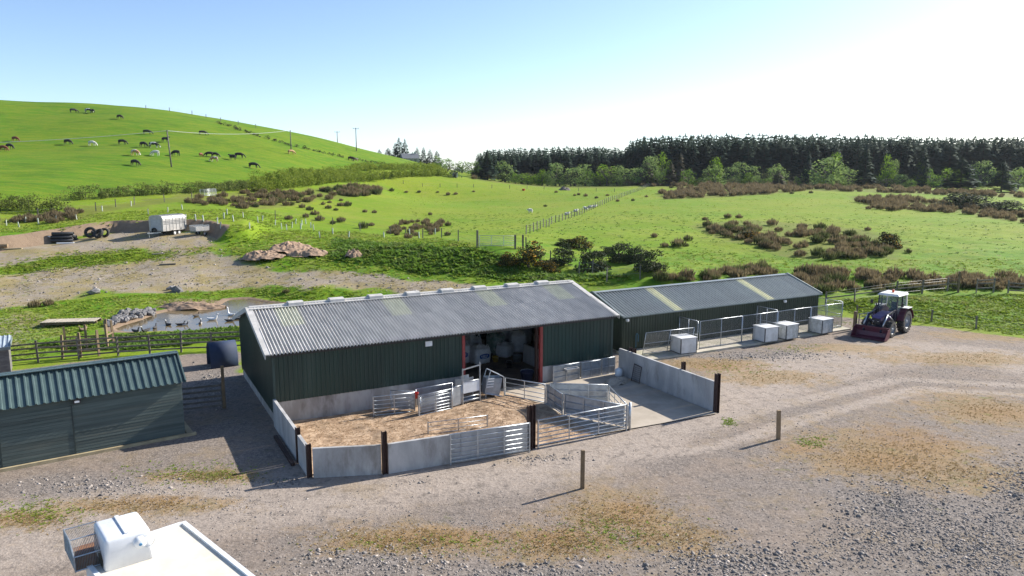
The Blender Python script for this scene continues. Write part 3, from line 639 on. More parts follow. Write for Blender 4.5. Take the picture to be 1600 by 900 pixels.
# ------------------------------------------------------------------ concrete pen walls with steel posts
def hpost(m, x, y, h, w=.17, d=.17):
    m.box((x-w/2+.012, y, h/2), (.024, d, h)); m.box((x+w/2-.012, y, h/2), (.024, d, h)); m.box((x, y, h/2-.006), (w-.05, .02, h-.012))
def concrete_run(parent, a, b, h, n, org, mat=None, zb=0.0, th=.13):
    """n upright panels from a to b, pen coordinates, each its own piece"""
    a, b = Vector(a), Vector(b); d = (b-a).normalized(); L_ = (b-a).length; ang = math.atan2(d.y, d.x)
    for i in range(n):
        c = a+d*(L_*(i+.5)/n); MB().box((c.x-org[0], c.y-org[1], zb+h/2), (L_/n-.012, th, h), ang).build('concrete_panel', mat or concrete, parent, bevel=.008)
wl_ = thing('pen_wall', 'L shaped concrete pen wall with brown steel posts at the left and front', 'wall', (*B(0, -6.34), 0), BYAW)
og = (0, -6.34)
concrete_run(wl_, (-.02, -.15), (-.02, -4.62), 1.22, 2, og); concrete_run(wl_, (.0, -4.82), (.0, -6.22), 1.12, 1, og)
concrete_run(wl_, (.12, -6.42), (2.40, -7.27), 1.12, 1, og); concrete_run(wl_, (2.62, -7.35), (8.22, -7.80), 1.14, 2, og)
for x, y, h in ((-.02, -4.72, 1.38), (.0, -6.34, 1.27), (2.51, -7.32, 1.62), (8.33, -7.80, 1.82), (8.52, -7.72, 1.80)):
    m = MB(); hpost(m, x-og[0], y-og[1], h); m.build('steel_post', rust, wl_)
m = MB(); m.beam((-.30-og[0], -1.6-og[1], .06), (-.30-og[0], -5.0-og[1], .06), .14, .10); m.build('kerb_beam', rust, wl_)
wr = thing('boundary_wall', 'straight concrete wall right of the apron, dark steel post at its end', 'wall', (*B(18.12, -7.9), 0), BYAW); og = (18.12, -7.9)
concrete_run(wr, (18.12, -7.76), (18.12, -.5), 1.45, 6, og)
for y, h in ((-7.9, 1.85),):
    m = MB(); hpost(m, 0, y-og[1], h, .2, .2); m.build('steel_post', rust, wr)
for y, h in ((-5.4, 1.80), (-1.55, 1.62), (-1.25, 1.62)):
    m = MB(); hpost(m, .18, y-og[1], h, .16, .16); m.build('steel_post', rust, wr)

# ------------------------------------------------------------------ gates and hurdles
def W2(s, t): return Vector((*B(s, t), 0))
def gate(name, label, a, b, h, nb, z0=.10, group=None, sheet=False, uprights=1, cat='gate', feet=True, r=.024, zb=None, brace=False):
    """a galvanised bar gate (or sheeted hurdle) between two ground points; bars and posts are parts"""
    d = (b-a); L_ = d.length; o = thing(name, label, cat, a, math.atan2(d.y, d.x), group)
    zs = [z0+(h-z0)*(i/(nb-1))**1.12 for i in range(nb)]
    for i, z in enumerate(zs):
        rr = r*1.15 if i in (0, nb-1) else r*.85
        MB().tube((0, 0, z), (L_, 0, z), rr, 7).build('rail', galv, o, True)
    for x in (0, L_): MB().beam((x, 0, 0 if feet else z0-.02), (x, 0, h+.02), .055).build('end_post', galv, o)
    for k in range(uprights):
        x = L_*(k+1)/(uprights+1); MB().beam((x, -.03, z0), (x, -.03, h), .045, .014).build('upright', galv, o)
    if brace: MB().tube((0, .03, z0), (L_/3, .03, h), r*.7, 6).build('brace', galv, o)
    if sheet: MB().box((L_/2, .035, (z0+h)/2), (L_-.06, .012, h-z0-.05)).build('sheet', galvsheet, o)
    return o
gate('field_gate', 'long galvanised seven bar gate hung flat against the front pen wall', W2(4.95, -7.72)-Vector((.0, .0, 0)), W2(8.20, -8.02), 1.20, 7, .12, 'yard gates', uprights=2)
gate('field_gate', 'galvanised seven bar gate closing the front of the apron', W2(8.72, -7.80), W2(13.05, -7.86), 1.16, 7, .12, 'yard gates', uprights=2)
m = MB(); m.tube((0, 0, 0), (0, 0, 1.22), .055, 8); o = m.build('gate_post', galv, None, True); o.location = W2(13.22, -7.86); tag(o, 'galvanised round post at the right end of the front gate', 'post')
gate('sheep_hurdle', 'low bar hurdle beside the long dark wall, leftmost of the hurdles', W2(4.1, -1.06), W2(5.95, -1.35), .95, 6, .08, 'sheep hurdles')
gate('sheep_hurdle', 'low bar hurdle in front of the sheeted race, second from left', W2(5.9, -2.02), W2(7.63, -1.74), 1.0, 7, .08, 'sheep hurdles')
gate('sheep_hurdle', 'bar hurdle standing in front of the barn doorway', W2(10.72, -1.18), W2(11.84, -3.14), .98, 5, .10, 'sheep hurdles', brace=False)
gate('sheeted_hurdle', 'short sheeted hurdle angling down from the doorway hurdle', W2(11.83, -3.32), W2(11.68, -4.90), 1.02, 4, .12, 'sheeted hurdles', True)
gate('sheeted_hurdle', 'long sheeted hurdle running to the round gate post', W2(11.75, -4.98), W2(13.15, -7.55), 1.02, 4, .12, 'sheeted hurdles', True, 2)
gate('sheeted_hurdle', 'long sheeted hurdle standing behind the front ones on the apron', W2(12.15, -3.10), W2(14.4, -4.6), .98, 4, .12, 'sheeted hurdles', True, 2)
gate('sheep_hurdle', 'low bar hurdle running across the apron behind the front gate', W2(14.45, -4.66), W2(13.4, -7.5), .92, 4, .10, 'sheep hurdles', uprights=2)
gate('sheep_hurdle', 'thin bar hurdle lying low in the straw behind the pen wall', W2(5.4, -4.35), W2(8.0, -4.7), .55, 4, .05, 'sheep hurdles', r=.014)
gate('sheeted_hurdle', 'sheeted hurdle with a trough against the right barn wall', W2(13.95, -.42), W2(15.6, -.36), .93, 4, .06, 'sheeted hurdles at the barn wall', True)
gate('sheeted_hurdle', 'plain sheeted hurdle in the middle of the right barn wall', W2(15.74, -.38), W2(17.0, -.33), .90, 3, .06, 'sheeted hurdles at the barn wall', True)
gate('sheeted_hurdle', 'plain sheeted hurdle nearest the boundary wall', W2(17.1, -.36), W2(17.95, -.30), .94, 3, .06, 'sheeted hurdles at the barn wall', True)
tr = thing('hay_trough', 'small pale trough hooked on a sheeted hurdle by the doorway', 'trough', W2(14.95, -.62)+Vector((0, 0, .62)), BYAW)
m = MB()
for x0, y0, x1, y1 in ((-.38, -.14, .38, -.14), (-.38, .14, .38, .14), (-.38, -.14, -.38, .14), (.38, -.14, .38, .14)): m.beam((x0, y0, .14), (x1, y1, .14), .03, .05)
m.build('rim', fibre_trim, tr); m = MB(); m.add([(-.36,-.13,.12),(.36,-.13,.12),(.36,.13,.12),(-.36,.13,.12),(-.30,-.07,-.04),(.30,-.07,-.04),(.30,.07,-.04),(-.30,.07,-.04)], [(0,1,5,4),(1,2,6,5),(2,3,7,6),(3,0,4,7),(4,5,6,7)]); m.build('basin', galvsheet, tr)
# solid race panels and the drafting crate
def race(label, a, b, h, z0=.12, skew=0.0):
    d = b-a; L_ = d.length; o = thing('race_hurdle', label, 'hurdle', a, math.atan2(d.y, d.x), 'sheep race panels')
    MB().add([(0,-.008,z0),(L_,-.008,z0+skew),(L_,-.008,h+skew),(0,-.008,h),(0,.008,z0),(L_,.008,z0+skew),(L_,.008,h+skew),(0,.008,h)], [(0,1,2,3),(7,6,5,4),(3,2,6,7),(0,4,5,1),(1,5,6,2),(0,3,7,4)]).build('sheet', galvsheet, o)
    MB().tube((0, 0, h), (L_, 0, h+skew), .026, 7).build('top_rail', galv, o, True)
    for x, zz in ((0, 0), (L_, skew)): MB().tube((x, 0, 0), (x, 0, h+zz+.01), .026, 7).build('post', galv, o, True)
race('solid race panel behind the leftmost hurdle', W2(5.1, -.55), W2(5.98, -1.28), .98)
race('solid race panel sloping down from the drafting crate, farther one', W2(6.25, -.75), W2(8.15, -.62), .92)
race('solid race panel behind the second hurdle', W2(6.05, -1.85), W2(7.65, -1.60), .88)
race('short solid race panel joining the drafting crate', W2(7.70, -1.66), W2(8.28, -1.46), 1.02)
red_tub = pm('red_plastic', (.55,.035,.022), (.42,.03,.02), 5, .45)
o = MB().lathe([(0, .02), (.13, .02), (.16, .26), (.18, .27), (.15, .265), (.12, .05), (0, .05)], 14).build('red_bucket', red_tub, None, True); o.location = W2(6.12, -.98)+Vector((0,0,.55)); tag(o, 'small red bucket hung between the race panels', 'bucket')
cr = thing('drafting_crate', 'tall galvanised sheep drafting crate with a raised frame', 'crate', W2(8.32, -1.47), math.atan2(*(W2(9.29, -1.32)-W2(8.32, -1.47)).yx), None)
cl = (W2(9.29, -1.32)-W2(8.32, -1.47)).length
for x, h in ((0, 1.80), (cl, 1.98)):
    MB().beam((x, 0, 0), (x, 0, h), .05).build('frame_post', galv, cr); MB().beam((x, .62, 0), (x, .62, 1.12), .05).build('frame_post', galv, cr)
MB().beam((0, 0, 1.74), (cl, 0, 1.84), .05).build('frame_bar', galv, cr)
MB().box((cl/2, .0, .86), (cl-.06, .015, .55)).build('side_sheet', white_pl, cr); MB().box((cl/2, .62, .75), (cl-.06, .015, .72)).build('side_sheet', galvsheet, cr)
for z in (.22, .40, 1.14):
    MB().tube((0, 0, z), (cl, 0, z), .024, 7).build('rail', galv, cr, True)
MB().box((cl/2, .31, .16), (cl, .60, .03)).build('floor_plate', galvsheet, cr); MB().box((cl/2-.1, .40, 1.24), (.45, .02, .20)).build('back_flap', galvsheet, cr)
tc = thing('turnover_crate', 'tilted grey sheep turnover crate beside the drafting crate', 'crate', W2(9.62, -1.05), BYAW-.15)
m = MB(); m.add([(.05,-.02,.25),(.78,-.05,.12),(.95,-.02,.98),(.15,0,1.02),(.05,.55,.25),(.78,.52,.12),(.95,.55,.98),(.15,.57,1.02)], [(0,1,2,3),(7,6,5,4),(0,4,5,1),(1,5,6,2),(3,0,4,7)]); m.build('shell', galvsheet, tc)
MB().path([(.1,-.05,.55),(.35,-.05,1.42),(1.0,-.05,1.05),(1.05,-.05,0)], .024, 7).build('frame', galv, tc); MB().path([(.1,.62,.55),(.35,.62,1.35),(1.0,.62,1.0),(1.05,.62,0)], .024, 7).build('frame', galv, tc)
for k in range(4): MB().box((.30+.02*k, -.07, .62+.13*k), (.34, .02, .05)).build('slat', white_pl, tc)
MB().path([(.08,-.04,0),(.1,-.04,.3),(.9,-.06,.08)], .03, 7).build('foot_frame', galv, tc)
# small things on the apron
o = MB().lathe([(0, 0), (.17, 0), (.20, .05), (.20, .34), (.15, .40), (.06, .42), (.06, .46), (0, .46)], 14).build('white_drum', white_pl, None, True); o.location = W2(17.75, -.95)+Vector((0,0,.05)); tag(o, 'small white plastic drum in the corner by the boundary wall', 'drum')
def heap_mesh(name, rx, ry, h, mat, seed=0, n=34, lump=.35, freq=1.1):
    u = np.linspace(-1, 1, n); GX, GY = np.meshgrid(u, u); rr = np.hypot(GX, GY)
    ed = 1+.35*(fbm(GX*2+9, GY*2+5, 1, 2, seed)-.5)*2
    z = np.clip(1-(rr/ed)**2, 0, 1)**.8*(1-lump+lump*2*fbm(GX*3+seed*7.3, GY*3+3, 1/freq, 4, seed)); z += ((fbm(GX*14, GY*14, 1, 2, seed+3)-.5)*.35+(vnoise(GX*31, GY*31, seed)-.5)*.25)*np.clip(1-rr, 0, 1)**.5
    Vv = np.stack([GX*rx, GY*ry, z*h-.06], -1).reshape(-1, 3); I_ = (np.arange(n-1)[:, None]*n+np.arange(n-1)[None]).ravel(); Ff = np.stack([I_, I_+1, I_+n+1, I_+n], -1)
    keep = (rr.reshape(-1)[Ff] < 1.05).any(1); return setmesh(name, Vv, Ff[keep], mat, True)
soilm = pm('dry_soil', (.37,.255,.175), (.25,.165,.11), 3, .97, 0, .9, dirt=(.12,.085,.06), dirt_amt=.5)
o = put('sand_heap', heap_mesh('sand_heap', .75, .5, .32, apron, 4), None, W2(17.0, -1.9)+Vector((0,0,.06)), (0,0,BYAW)); tag(o, 'low heap of sand on the apron by the boundary wall', 'heap')
mf = thing('wire_hurdle', 'dark wire mesh hurdle leaning on the boundary wall', 'hurdle', W2(17.78, -2.0), BYAW-math.pi/2)
m = MB(); m.path([(0,0,0),(.02,.18,.95),(.62,.18,.90),(.66,0,.0),(0,0,0)], .02, 6); m.build('frame', rust, mf)
m = MB(); 
for k in range(1, 9): m.tube((.62*k/9+.01, .0, 0), (.62*k/9+.01, .18, .92), .006, 4, cap=False); m.tube((0, .02*k, .1*k), (.65, .02*k, .1*k), .006, 4, cap=False)
tag(m.build('wire_mesh', rust, mf), kind='stuff')
m = MB(); m.beam((0,0,.03),(1.1,.05,.03),.09,.05); o = m.build('loose_plank', timber, None); o.location = W2(15.2, -2.1)+Vector((0,0,.03)); o.rotation_euler = (0,0,BYAW+.25); tag(o, 'loose brown plank lying on the apron', 'plank')

# ------------------------------------------------------------------ bulk bags and tubs inside the barn
bagm = pm('woven_white_bag', (.72,.73,.74), (.60,.61,.62), 4, .7, 0, .3, dirt=(.45,.44,.42), dirt_amt=.4); blueprint = pm('blue_print', (.03,.085,.30), (.025,.07,.26), 5, .6); greenbag = pm('green_print_bag', (.14,.27,.22), (.40,.44,.42), 5, .7)
def bag_mesh(name, w, d, h, mat, seed=0, puff=.10):
    bm = bmesh.new(); bmesh.ops.create_cube(bm, size=1); bmesh.ops.subdivide_edges(bm, edges=bm.edges[:], cuts=7, use_grid_fill=True); rr = random.Random(seed)
    for v in bm.verts:
        p = v.co.copy(); k = 1+puff*(1-(2*p.z)**2); q = max(abs(p.x), abs(p.y))*2
        n_ = Vector((p.x, p.y)).length; sc = 1-.16*max(0, n_/.5-1)*2
        v.co = Vector((p.x*w*k*sc, p.y*d*k*sc, (p.z+.5)*h*(1-.10*(p.z > .4)*(q**2))))+Vector((rr.uniform(-1,1), rr.uniform(-1,1), rr.uniform(-1,1)))*.018
    me = bpy.data.meshes.new(name); bm.to_mesh(me); bm.free(); me.materials.append(mat); me.polygons.foreach_set('use_smooth', [True]*len(me.polygons)); return me
def bulk_bag(label, s, t, w, d, h, mat, pr=None, seed=0, rz=0, z=.05, neck=True):
    o = thing('bulk_bag', label, 'bag', W2(s, t)+Vector((0,0,z)), BYAW+rz, 'bulk bags in the barn')
    put('body', bag_mesh('bag', w, d, h, mat, seed), o)
    for sx in (-1, 1):
        for sy in (-1, 1): MB().path([(sx*w*.42, sy*d*.42, h*.86), (sx*w*.34, sy*d*.34, h*1.12), (sx*w*.22, sy*d*.30, h*.95)], .025, 5).build('lift_loop', mat, o)
    if neck:
        put('gathered_top', heap_mesh('gathered_top', w*.42, d*.42, h*.24, mat, seed, 14, .6, 2), o, (0, 0, h*.93))
    if pr:
        c = MB(); k = 9; P = []
        for i in range(k):
            x = (-.5+i/(k-1))*w*.62; yb = -d*.5*(1+.10*.9)-.02-.015*math.cos(x*2)
            e = math.sqrt(max(0, 1-(2*(i/(k-1))-1)**2))*.5+.5; P += [(x, yb, h*(.46-.15*e)), (x, yb, h*(.46+.15*e))]
        c.add(P, [(2*i, 2*i+2, 2*i+3, 2*i+1) for i in range(k-1)]); lb = c.build('printed_label', pr, o)
        c = MB()                                            # white handwriting-like name and line on the blue oval
        for i in range(5): 
            x = (-.17+i*.075)*w*1.2; c.beam((x, -d*.555-.032, h*.44), (x+.03*w, -d*.555-.032, h*.54), .03*w, .012, (0,1,0)); c.beam((x, -d*.555-.032, h*.44), (x+.05*w, -d*.555-.032, h*.455), .022*w, .012, (0,1,0))
        c.box((0, -d*.555-.032, h*.37), (w*.3, .012, h*.04)); tag(c.build('lettering', bagm, lb), kind='stuff')
    return o
bulk_bag('white bulk bag with blue printed oval, front left in the barn', 12.45, 5.3, 1.05, .95, .95, bagm, blueprint, 1, .15)
bulk_bag('white bulk bag half hidden behind the left door post', 11.5, 5.9, 1.0, .95, 1.1, bagm, blueprint, 2, -.1)
bulk_bag('white bulk bag standing behind the blue printed one', 12.7, 6.9, 1.0, .95, 1.15, bagm, None, 3, .3)
bulk_bag('green printed bulk bag in the middle of the barn', 14.4, 7.0, .95, .9, 1.1, greenbag, None, 4, .2)
bulk_bag('crumpled pale bag slumped in front of the dark middle of the barn', 14.45, 5.9, .9, .8, .75, bagm, None, 5, .6)
bulk_bag('tall pale bag at the right of the crumpled one', 15.7, 6.6, .95, .9, 1.15, bagm, None, 6, -.3)
bulk_bag('pale bag stacked at the back wall of the barn, left', 15.6, 8.3, 1.0, .9, 1.7, bagm, None, 7, .1)
bulk_bag('pale bag stacked at the back wall of the barn, right', 16.9, 8.2, 1.0, .9, 1.7, bagm, None, 8, .2)
def tub(label, name, s, t, r, h, mat, z=.05, cat='bucket'):
    o = thing(name, label, cat, W2(s, t)+Vector((0,0,z)), 0); MB().lathe([(0, 0), (r*.8, 0), (r, h), (r*1.06, h), (r*1.06, h*1.04), (r*.95, h*1.02), (r*.76, .03), (0, .03)], 18).build('body', mat, o, True)
    MB().path([(-r, 0, h), (-r*.8, 0, h+.10), (0, 0, h+.14), (r*.8, 0, h+.10), (r, 0, h)], .008, 5).build('handle', galv, o); return o
tub('yellow bucket on the barn floor beside the white bags', 'yellow_bucket', 13.3, 4.9, .19, .30, pm('yellow_plastic', (.50,.33,.05), (.42,.27,.05), 4, .5))
tub('dark blue tub just inside the right door post', 'blue_tub', 13.05, .75, .36, .46, pm('navy_plastic', (.012,.02,.06), (.01,.016,.05), 4, .5), cat='tub')
tub('grey round tub against the inner concrete panel', 'grey_tub', 14.4, 4.3, .26, .36, galvsheet, cat='tub')
tub('black bucket on the dark middle of the barn floor', 'black_bucket', 13.4, 3.4, .18, .28, black_pl)

# ------------------------------------------------------------------ kennel runs: steel frames with wire mesh
def run_panel(label, a, b, h, tilt=0.0, n_up=1, group='kennel run panels', z=.11):
    d = b-a; L_ = d.length; o = thing('kennel_run_fence', label, 'fence', a+Vector((0,0,z)), math.atan2(d.y, d.x), group); o.rotation_euler = (tilt, 0, math.atan2(d.y, d.x))
    for zz in (.04, h*.5, h): MB().tube((0,0,zz), (L_,0,zz), .021, 6).build('rail', galv, o, True)
    for k in range(n_up+2): x = L_*k/(n_up+1); MB().tube((x,0,0), (x,0,h), .022, 6).build('post', galv, o, True)
    m = MB(); sp = .085; k = -h
    while k < L_:
        for sg in (1, -1):
            x0, x1 = (k, k+h); 
            a0 = max(0, -k); a1 = min(h, L_-k)
            if a1 > a0:
                if sg > 0: m.tube((k+a0, 0, a0), (k+a1, 0, a1), .0042, 3, cap=False)
                else: m.tube((k+a0, 0, h-a0), (k+a1, 0, h-a1), .0042, 3, cap=False)
        k += sp
    tag(m.build('wire_mesh', wire, o), kind='stuff'); return o
KW_ = lambda s, t: Vector((*K(s, t), 0))
run_panel('loose mesh panel leaning over at the left end of the kennel runs', KW_(.55, -1.30), KW_(4.1, -1.55), 1.42, .22, 1, z=.11)
run_panel('mesh side panel behind the first white kennel box', KW_(4.45, -.08), KW_(4.45, -1.75), 1.72)
front = [4.5, 8.1, 11.3, 14.5, 17.75]
nm_ = ['left end', 'left middle', 'right middle', 'right end']
for k in range(4): run_panel('front mesh panel of the kennel runs, %s of the row' % nm_[k], KW_(front[k]+.03, -1.85), KW_(front[k+1]-.03, -1.85), 1.72)
run_panel('mesh divider panel between the kennel runs above the second box', KW_(11.3, -.08), KW_(11.3, -1.78), 1.80)
run_panel('mesh end panel at the right end of the kennel runs', KW_(17.78, .9), KW_(17.78, -1.78), 1.80)
run_panel('mesh panel past the right gable of the kennel shed', KW_(17.6, 1.0), KW_(17.62, 3.6), 1.6, z=0)
boxw = pm('white_box_panel', (.68,.69,.69), (.58,.59,.59), 2, .6, dirt=(.36,.35,.31), dirt_amt=.55); boxd = pm('grimy_box_panel', (.58,.59,.58), (.44,.45,.43), 5, .7, dirt=(.22,.22,.18), dirt_amt=.8); edge = pm('dark_edge_trim', (.09,.095,.10), (.07,.07,.075), 5, .6)
def kbox(label, s, t, rz, mat, w=1.12, d=1.05, h=.93):
    o = thing('kennel_box', label, 'kennel box', KW_(s, t)+Vector((0,0,.115)), KYAW+rz, 'white kennel boxes')
    for (c, dd) in (((0,-d/2,h/2+.02),(w-.05,.03,h-.06)), ((0,d/2,h/2+.02),(w-.05,.03,h-.06)), ((-w/2,0,h/2+.02),(.03,d-.05,h-.06)), ((w/2,0,h/2+.02),(.03,d-.05,h-.06))): MB().box(c, dd).build('side_panel', mat, o)
    for x in (-w/2, w/2):
        for y in (-d/2, d/2): MB().box((x, y, h/2), (.05, .05, h)).build('corner_trim', edge, o)
    MB().box((0, 0, h+.025), (w+.08, d+.08, .045)).build('lid', boxw, o, bevel=.01); MB().box((0, 0, .03), (w+.02, d+.02, .05)).build('base_frame', edge, o)
kbox('white kennel box on the slab, nearest the boundary wall', 3.15, -1.95, -.10, boxw)
kbox('clean white kennel box, left of the pair in the middle', 9.85, -1.95+-.25, -.05, boxw)
kbox('grimy white kennel box, right of the pair in the middle', 11.65, -2.25, .02, boxd)
kbox('streaked white kennel box nearest the tractor', 15.1, -2.2, .06, boxd)
# ------------------------------------------------------------------ tractor with front loader
maroon = pm('maroon_paint', (.095,.012,.030), (.070,.010,.026), 3, .4, dirt=(.12,.07,.06), dirt_amt=.35); purple = pm('faded_purple_bonnet', (.085,.040,.17), (.060,.028,.12), 3, .35); navy = pm('loader_navy', (.016,.014,.034), (.012,.011,.026), 4, .45)
cabw = pm('cab_white', (.74,.73,.70), (.64,.63,.60), 3, .45); rimg = pm('rim_grey', (.30,.32,.35), (.22,.24,.27), 4, .5, dirt=(.22,.19,.15), dirt_amt=.5); cabglass = glassmat('cab_glass', (.10,.14,.17), .04, .45); orange = pm('orange_lens', (.75,.10,.02), (.6,.07,.015), 4, .3); mudtyre = pm('muddy_tyre', (.024,.023,.022), (.075,.068,.060), 5, .9, 0, .3)
def wheel(parent, x, y, r, w, rim, lugs, side):
    o = bpy.data.objects.new('wheel', None); COL.objects.link(o); o.parent = parent; o.location = (x, y, r)
    M = Matrix.Rotation(math.pi/2, 4, 'X')
    m = MB(); m.lathe([(rim, -w*.45), (rim*1.12, -w*.5), (r*.88, -w*.5), (r*.965, -w*.40), (r*.965, w*.40), (r*.88, w*.5), (rim*1.12, w*.5), (rim, w*.45), (rim, -w*.45)], 28, M)
    for i in range(lugs):                                   # chevron tread bars
        a = 2*math.pi*i/lugs
        for sg in (-1, 1):
            a2 = a+(math.pi/lugs if sg > 0 else 0); A = Vector((math.cos(a2)*r*.972, 0, math.sin(a2)*r*.972)); Bv = Vector((math.cos(a2+.16)*r*.95, sg*w*.5, math.sin(a2+.16)*r*.95))
            m.beam(A, Bv, .055, .055, A.normalized())
    m.build('tyre', mudtyre, o)
    m = MB(); f = side*w*.12
    m.lathe([(rim*1.01, -w*.43), (rim*.90, -w*.30), (rim*.86, f*.4), (rim*.55, f), (rim*.30, f+side*.03), (rim*.26, f+side*.10), (0, f+side*.11)], 24, M); m.lathe([(rim*1.01, w*.43), (rim*.90, w*.30), (rim*.86, f*.4)], 24, M)
    m.build('rim', rimg, o, True)
    m = MB()
    for i in range(8): a = 2*math.pi*i/8; p = Vector((math.cos(a)*rim*.42, -(f+side*.02), math.sin(a)*rim*.42)); m.tube(p, p+Vector((0, -side*.03, 0)), .02, 6)
    tag(m.build('wheel_nuts', galv, o), kind='stuff')
th_ = math.atan2(-1.18, -1.30)
hd = Vector((math.cos(th_), math.sin(th_), 0)); lf = Vector((-hd.y, hd.x, 0))
rl = Vector((26.74, 49.47, 0)); to_ = rl-lf*.78
tra = thing('tractor', 'maroon and purple tractor with white cab and loader bucket parked on gravel', 'tractor', (to_.x, to_.y, .02), th_)
for y, sd_ in ((.80, -1), (-.80, 1)): wheel(tra, 0, y, .80, .46, .46, 20, sd_)
for y, sd_ in ((.78, -1), (-.78, 1)): wheel(tra, 2.25, y, .56, .34, .31, 16, sd_)
m = MB(); m.box((1.0, 0, .78), (2.4, .42, .46)); m.box((2.25, 0, .55), (.3, 1.2, .22)); m.tube((0,-.6,.80), (0,.6,.80), .16, 10); m.build('chassis', navy, tra, bevel=.03)
m = MB(); P = []
for x, z, w in ((.95, 1.52, .36), (1.6, 1.48, .36), (2.45, 1.38, .33), (2.72, 1.28, .30)): P += [(x, -w, z), (x, w, z), (x, w, .98), (x, -w, .98)]
m.add(P, [(4*i+a, 4*i+b, 4*i+4+b, 4*i+4+a) for i in range(3) for a, b in ((0,1),(1,2),(2,3),(3,0))]+[(3,2,1,0),(12,13,14,15)]); m.build('bonnet', purple, tra, bevel=.04)
MB().box((2.74, 0, 1.08), (.03, .48, .32)).build('grille', black_pl, tra)
for y in (-.16, .16): MB().lathe([(0,0),(.07,0),(.07,.03),(0,.04)], 10, Matrix.Translation((2.75, y, 1.10)) @ Matrix.Rotation(math.pi/2, 4, 'Y')).build('headlight', white_pl, tra)
for y in (-1, 1):                                          # rear mudguards as curved shells
    m = MB(); P = []; k = 9
    for i in range(k):
        a = R(10+165*i/(k-1)); P += [(math.cos(a)*.92, y*.52, .80+math.sin(a)*.92), (math.cos(a)*.92, y*1.06, .80+math.sin(a)*.92), (math.cos(a)*.60, y*.52, .80+math.sin(a)*.60)]
    m.add(P, [(3*i, 3*i+3, 3*i+4, 3*i+1) for i in range(k-1)]+[(3*i, 3*i+2, 3*i+5, 3*i+3) for i in range(k-1)]); o = m.build('mudguard', maroon, tra); sm = o.modifiers.new('t', 'SOLIDIFY'); sm.thickness = .03
    MB().box((-.05, y*.85, 1.75), (.8, .5, .04)).build('mudguard_top', cabw, tra, bevel=.01)
# cab
cp = {'fl': (.98, .62), 'fr': (.98, -.62), 'ml': (.25, .70), 'mr': (.25, -.70), 'rl': (-.55, .66), 'rr': (-.55, -.66)}
for k, (x, y) in cp.items(): MB().beam((x+(.06 if k[0] == 'f' else 0), y*1.02, 1.05 if k[0] != 'r' else 1.55), (x-(.08 if k[0] == 'f' else 0), y*.95, 2.55), .07).build('cab_pillar', navy if k[0] != 'r' else cabw, tra)
m = MB(); m.add([(-.68,-.74,2.56),(1.02,-.72,2.56),(1.02,.72,2.56),(-.68,.74,2.56),(-.60,-.64,2.72),(.92,-.62,2.70),(.92,.62,2.70),(-.60,.64,2.72)], [(0,3,2,1),(4,5,6,7),(0,1,5,4),(1,2,6,5),(2,3,7,6),(3,0,4,7)]); m.build('cab_roof', cabw, tra, bevel=.03)
MB().box((.25, 0, 1.12), (1.5, 1.16, .14)).build('cab_floor', navy, tra)
for nm2, pts in (('windscreen', [(1.02,.58,1.45),(1.02,-.58,1.45),(.92,-.56,2.52),(.92,.56,2.52)]), ('rear_window', [(-.55,.60,1.65),(-.55,-.60,1.65),(-.55,-.58,2.52),(-.55,.58,2.52)])):
    MB().add(pts, [(0,1,2,3)]).build(nm2, cabglass, tra)
for y in (.66, -.66):
    MB().add([(.95,y,1.15),(.30,y*1.03,1.15),(.28,y*.98,2.50),(.90,y*.96,2.50)], [(0,1,2,3)]).build('door_window', cabglass, tra); MB().add([(.2,y*1.03,1.75),(-.50,y*1.0,1.75),(-.50,y*.95,2.50),(.2,y*.98,2.50)], [(0,1,2,3)]).build('side_window', cabglass, tra)
    MB().beam((.96, y*1.0, 1.95), (1.12, y*1.45, 2.05), .025).build('mirror_arm', black_pl, tra); MB().box((1.12, y*1.5, 2.08), (.06, .16, .26)).build('mirror', black_pl, tra, bevel=.01)
    MB().box((.62, y*1.12, .62), (.45, .22, .04)).build('step', navy, tra)
m = MB(); m.box((-.05, 0, 1.42), (.42, .46, .14)); m.box((-.26, 0, 1.72), (.12, .44, .56)); m.build('driver_seat', black_pl, tra, bevel=.03)
m = MB(); m.tube((.72,0,1.3), (.50,0,1.72), .025, 6); m.lathe([(.17,-.012),(.19,0),(.17,.012),(.155,0),(.17,-.012)], 16, Matrix.Translation((.50,0,1.73)) @ Matrix.Rotation(-.5, 4, 'Y')); m.build('steering_wheel', black_pl, tra)
MB().lathe([(0,2.70),(.07,2.70),(.075,2.74),(.075,2.86),(.05,2.90),(0,2.91)], 12, Matrix.Translation((.2, .0, 0))).build('beacon', orange, tra, True)
m = MB(); m.tube((1.75, -.42, 1.2), (1.75, -.42, 2.15), .045, 8); m.build('exhaust', black_pl, tra, True)
# loader
for y in (-.55, .55):
    m = MB(); m.beam((1.15, y, .75), (1.15, y, 1.65), .12, .16); m.beam((1.15, y, 1.62), (2.55, y, 1.42), .10, .17); m.beam((2.50, y, 1.46), (3.28, y, .45), .10, .16); m.build('loader_arm', navy, tra, bevel=.012)
    m = MB(); m.tube((1.25, y*1.0, .95), (2.2, y, 1.42), .05, 8); m.tube((2.45, y*1.12, 1.52), (3.15, y*1.12, .85), .045, 8); m.build('hydraulic_ram', galv, tra, True)
MB().beam((2.75, -.55, 1.12), (2.75, .55, 1.12), .10).build('loader_crossbar', navy, tra)
m = MB(); pr = [(3.22, .72), (3.18, .42), (3.26, .12), (3.55, .03), (4.02, .05)]; P = []
for x, z in pr: P += [(x, -1.08, z), (x, 1.08, z)]
m.add(P, [(2*i, 2*i+1, 2*i+3, 2*i+2) for i in range(4)])
for y in (-1.08, 1.08): m.add([(x, y, z) for x, z in pr]+[(3.55, y, .70)], [(0,1,2,3,4,5)])
o = m.build('bucket', maroon, tra); sm = o.modifiers.new('t', 'SOLIDIFY'); sm.thickness = .035
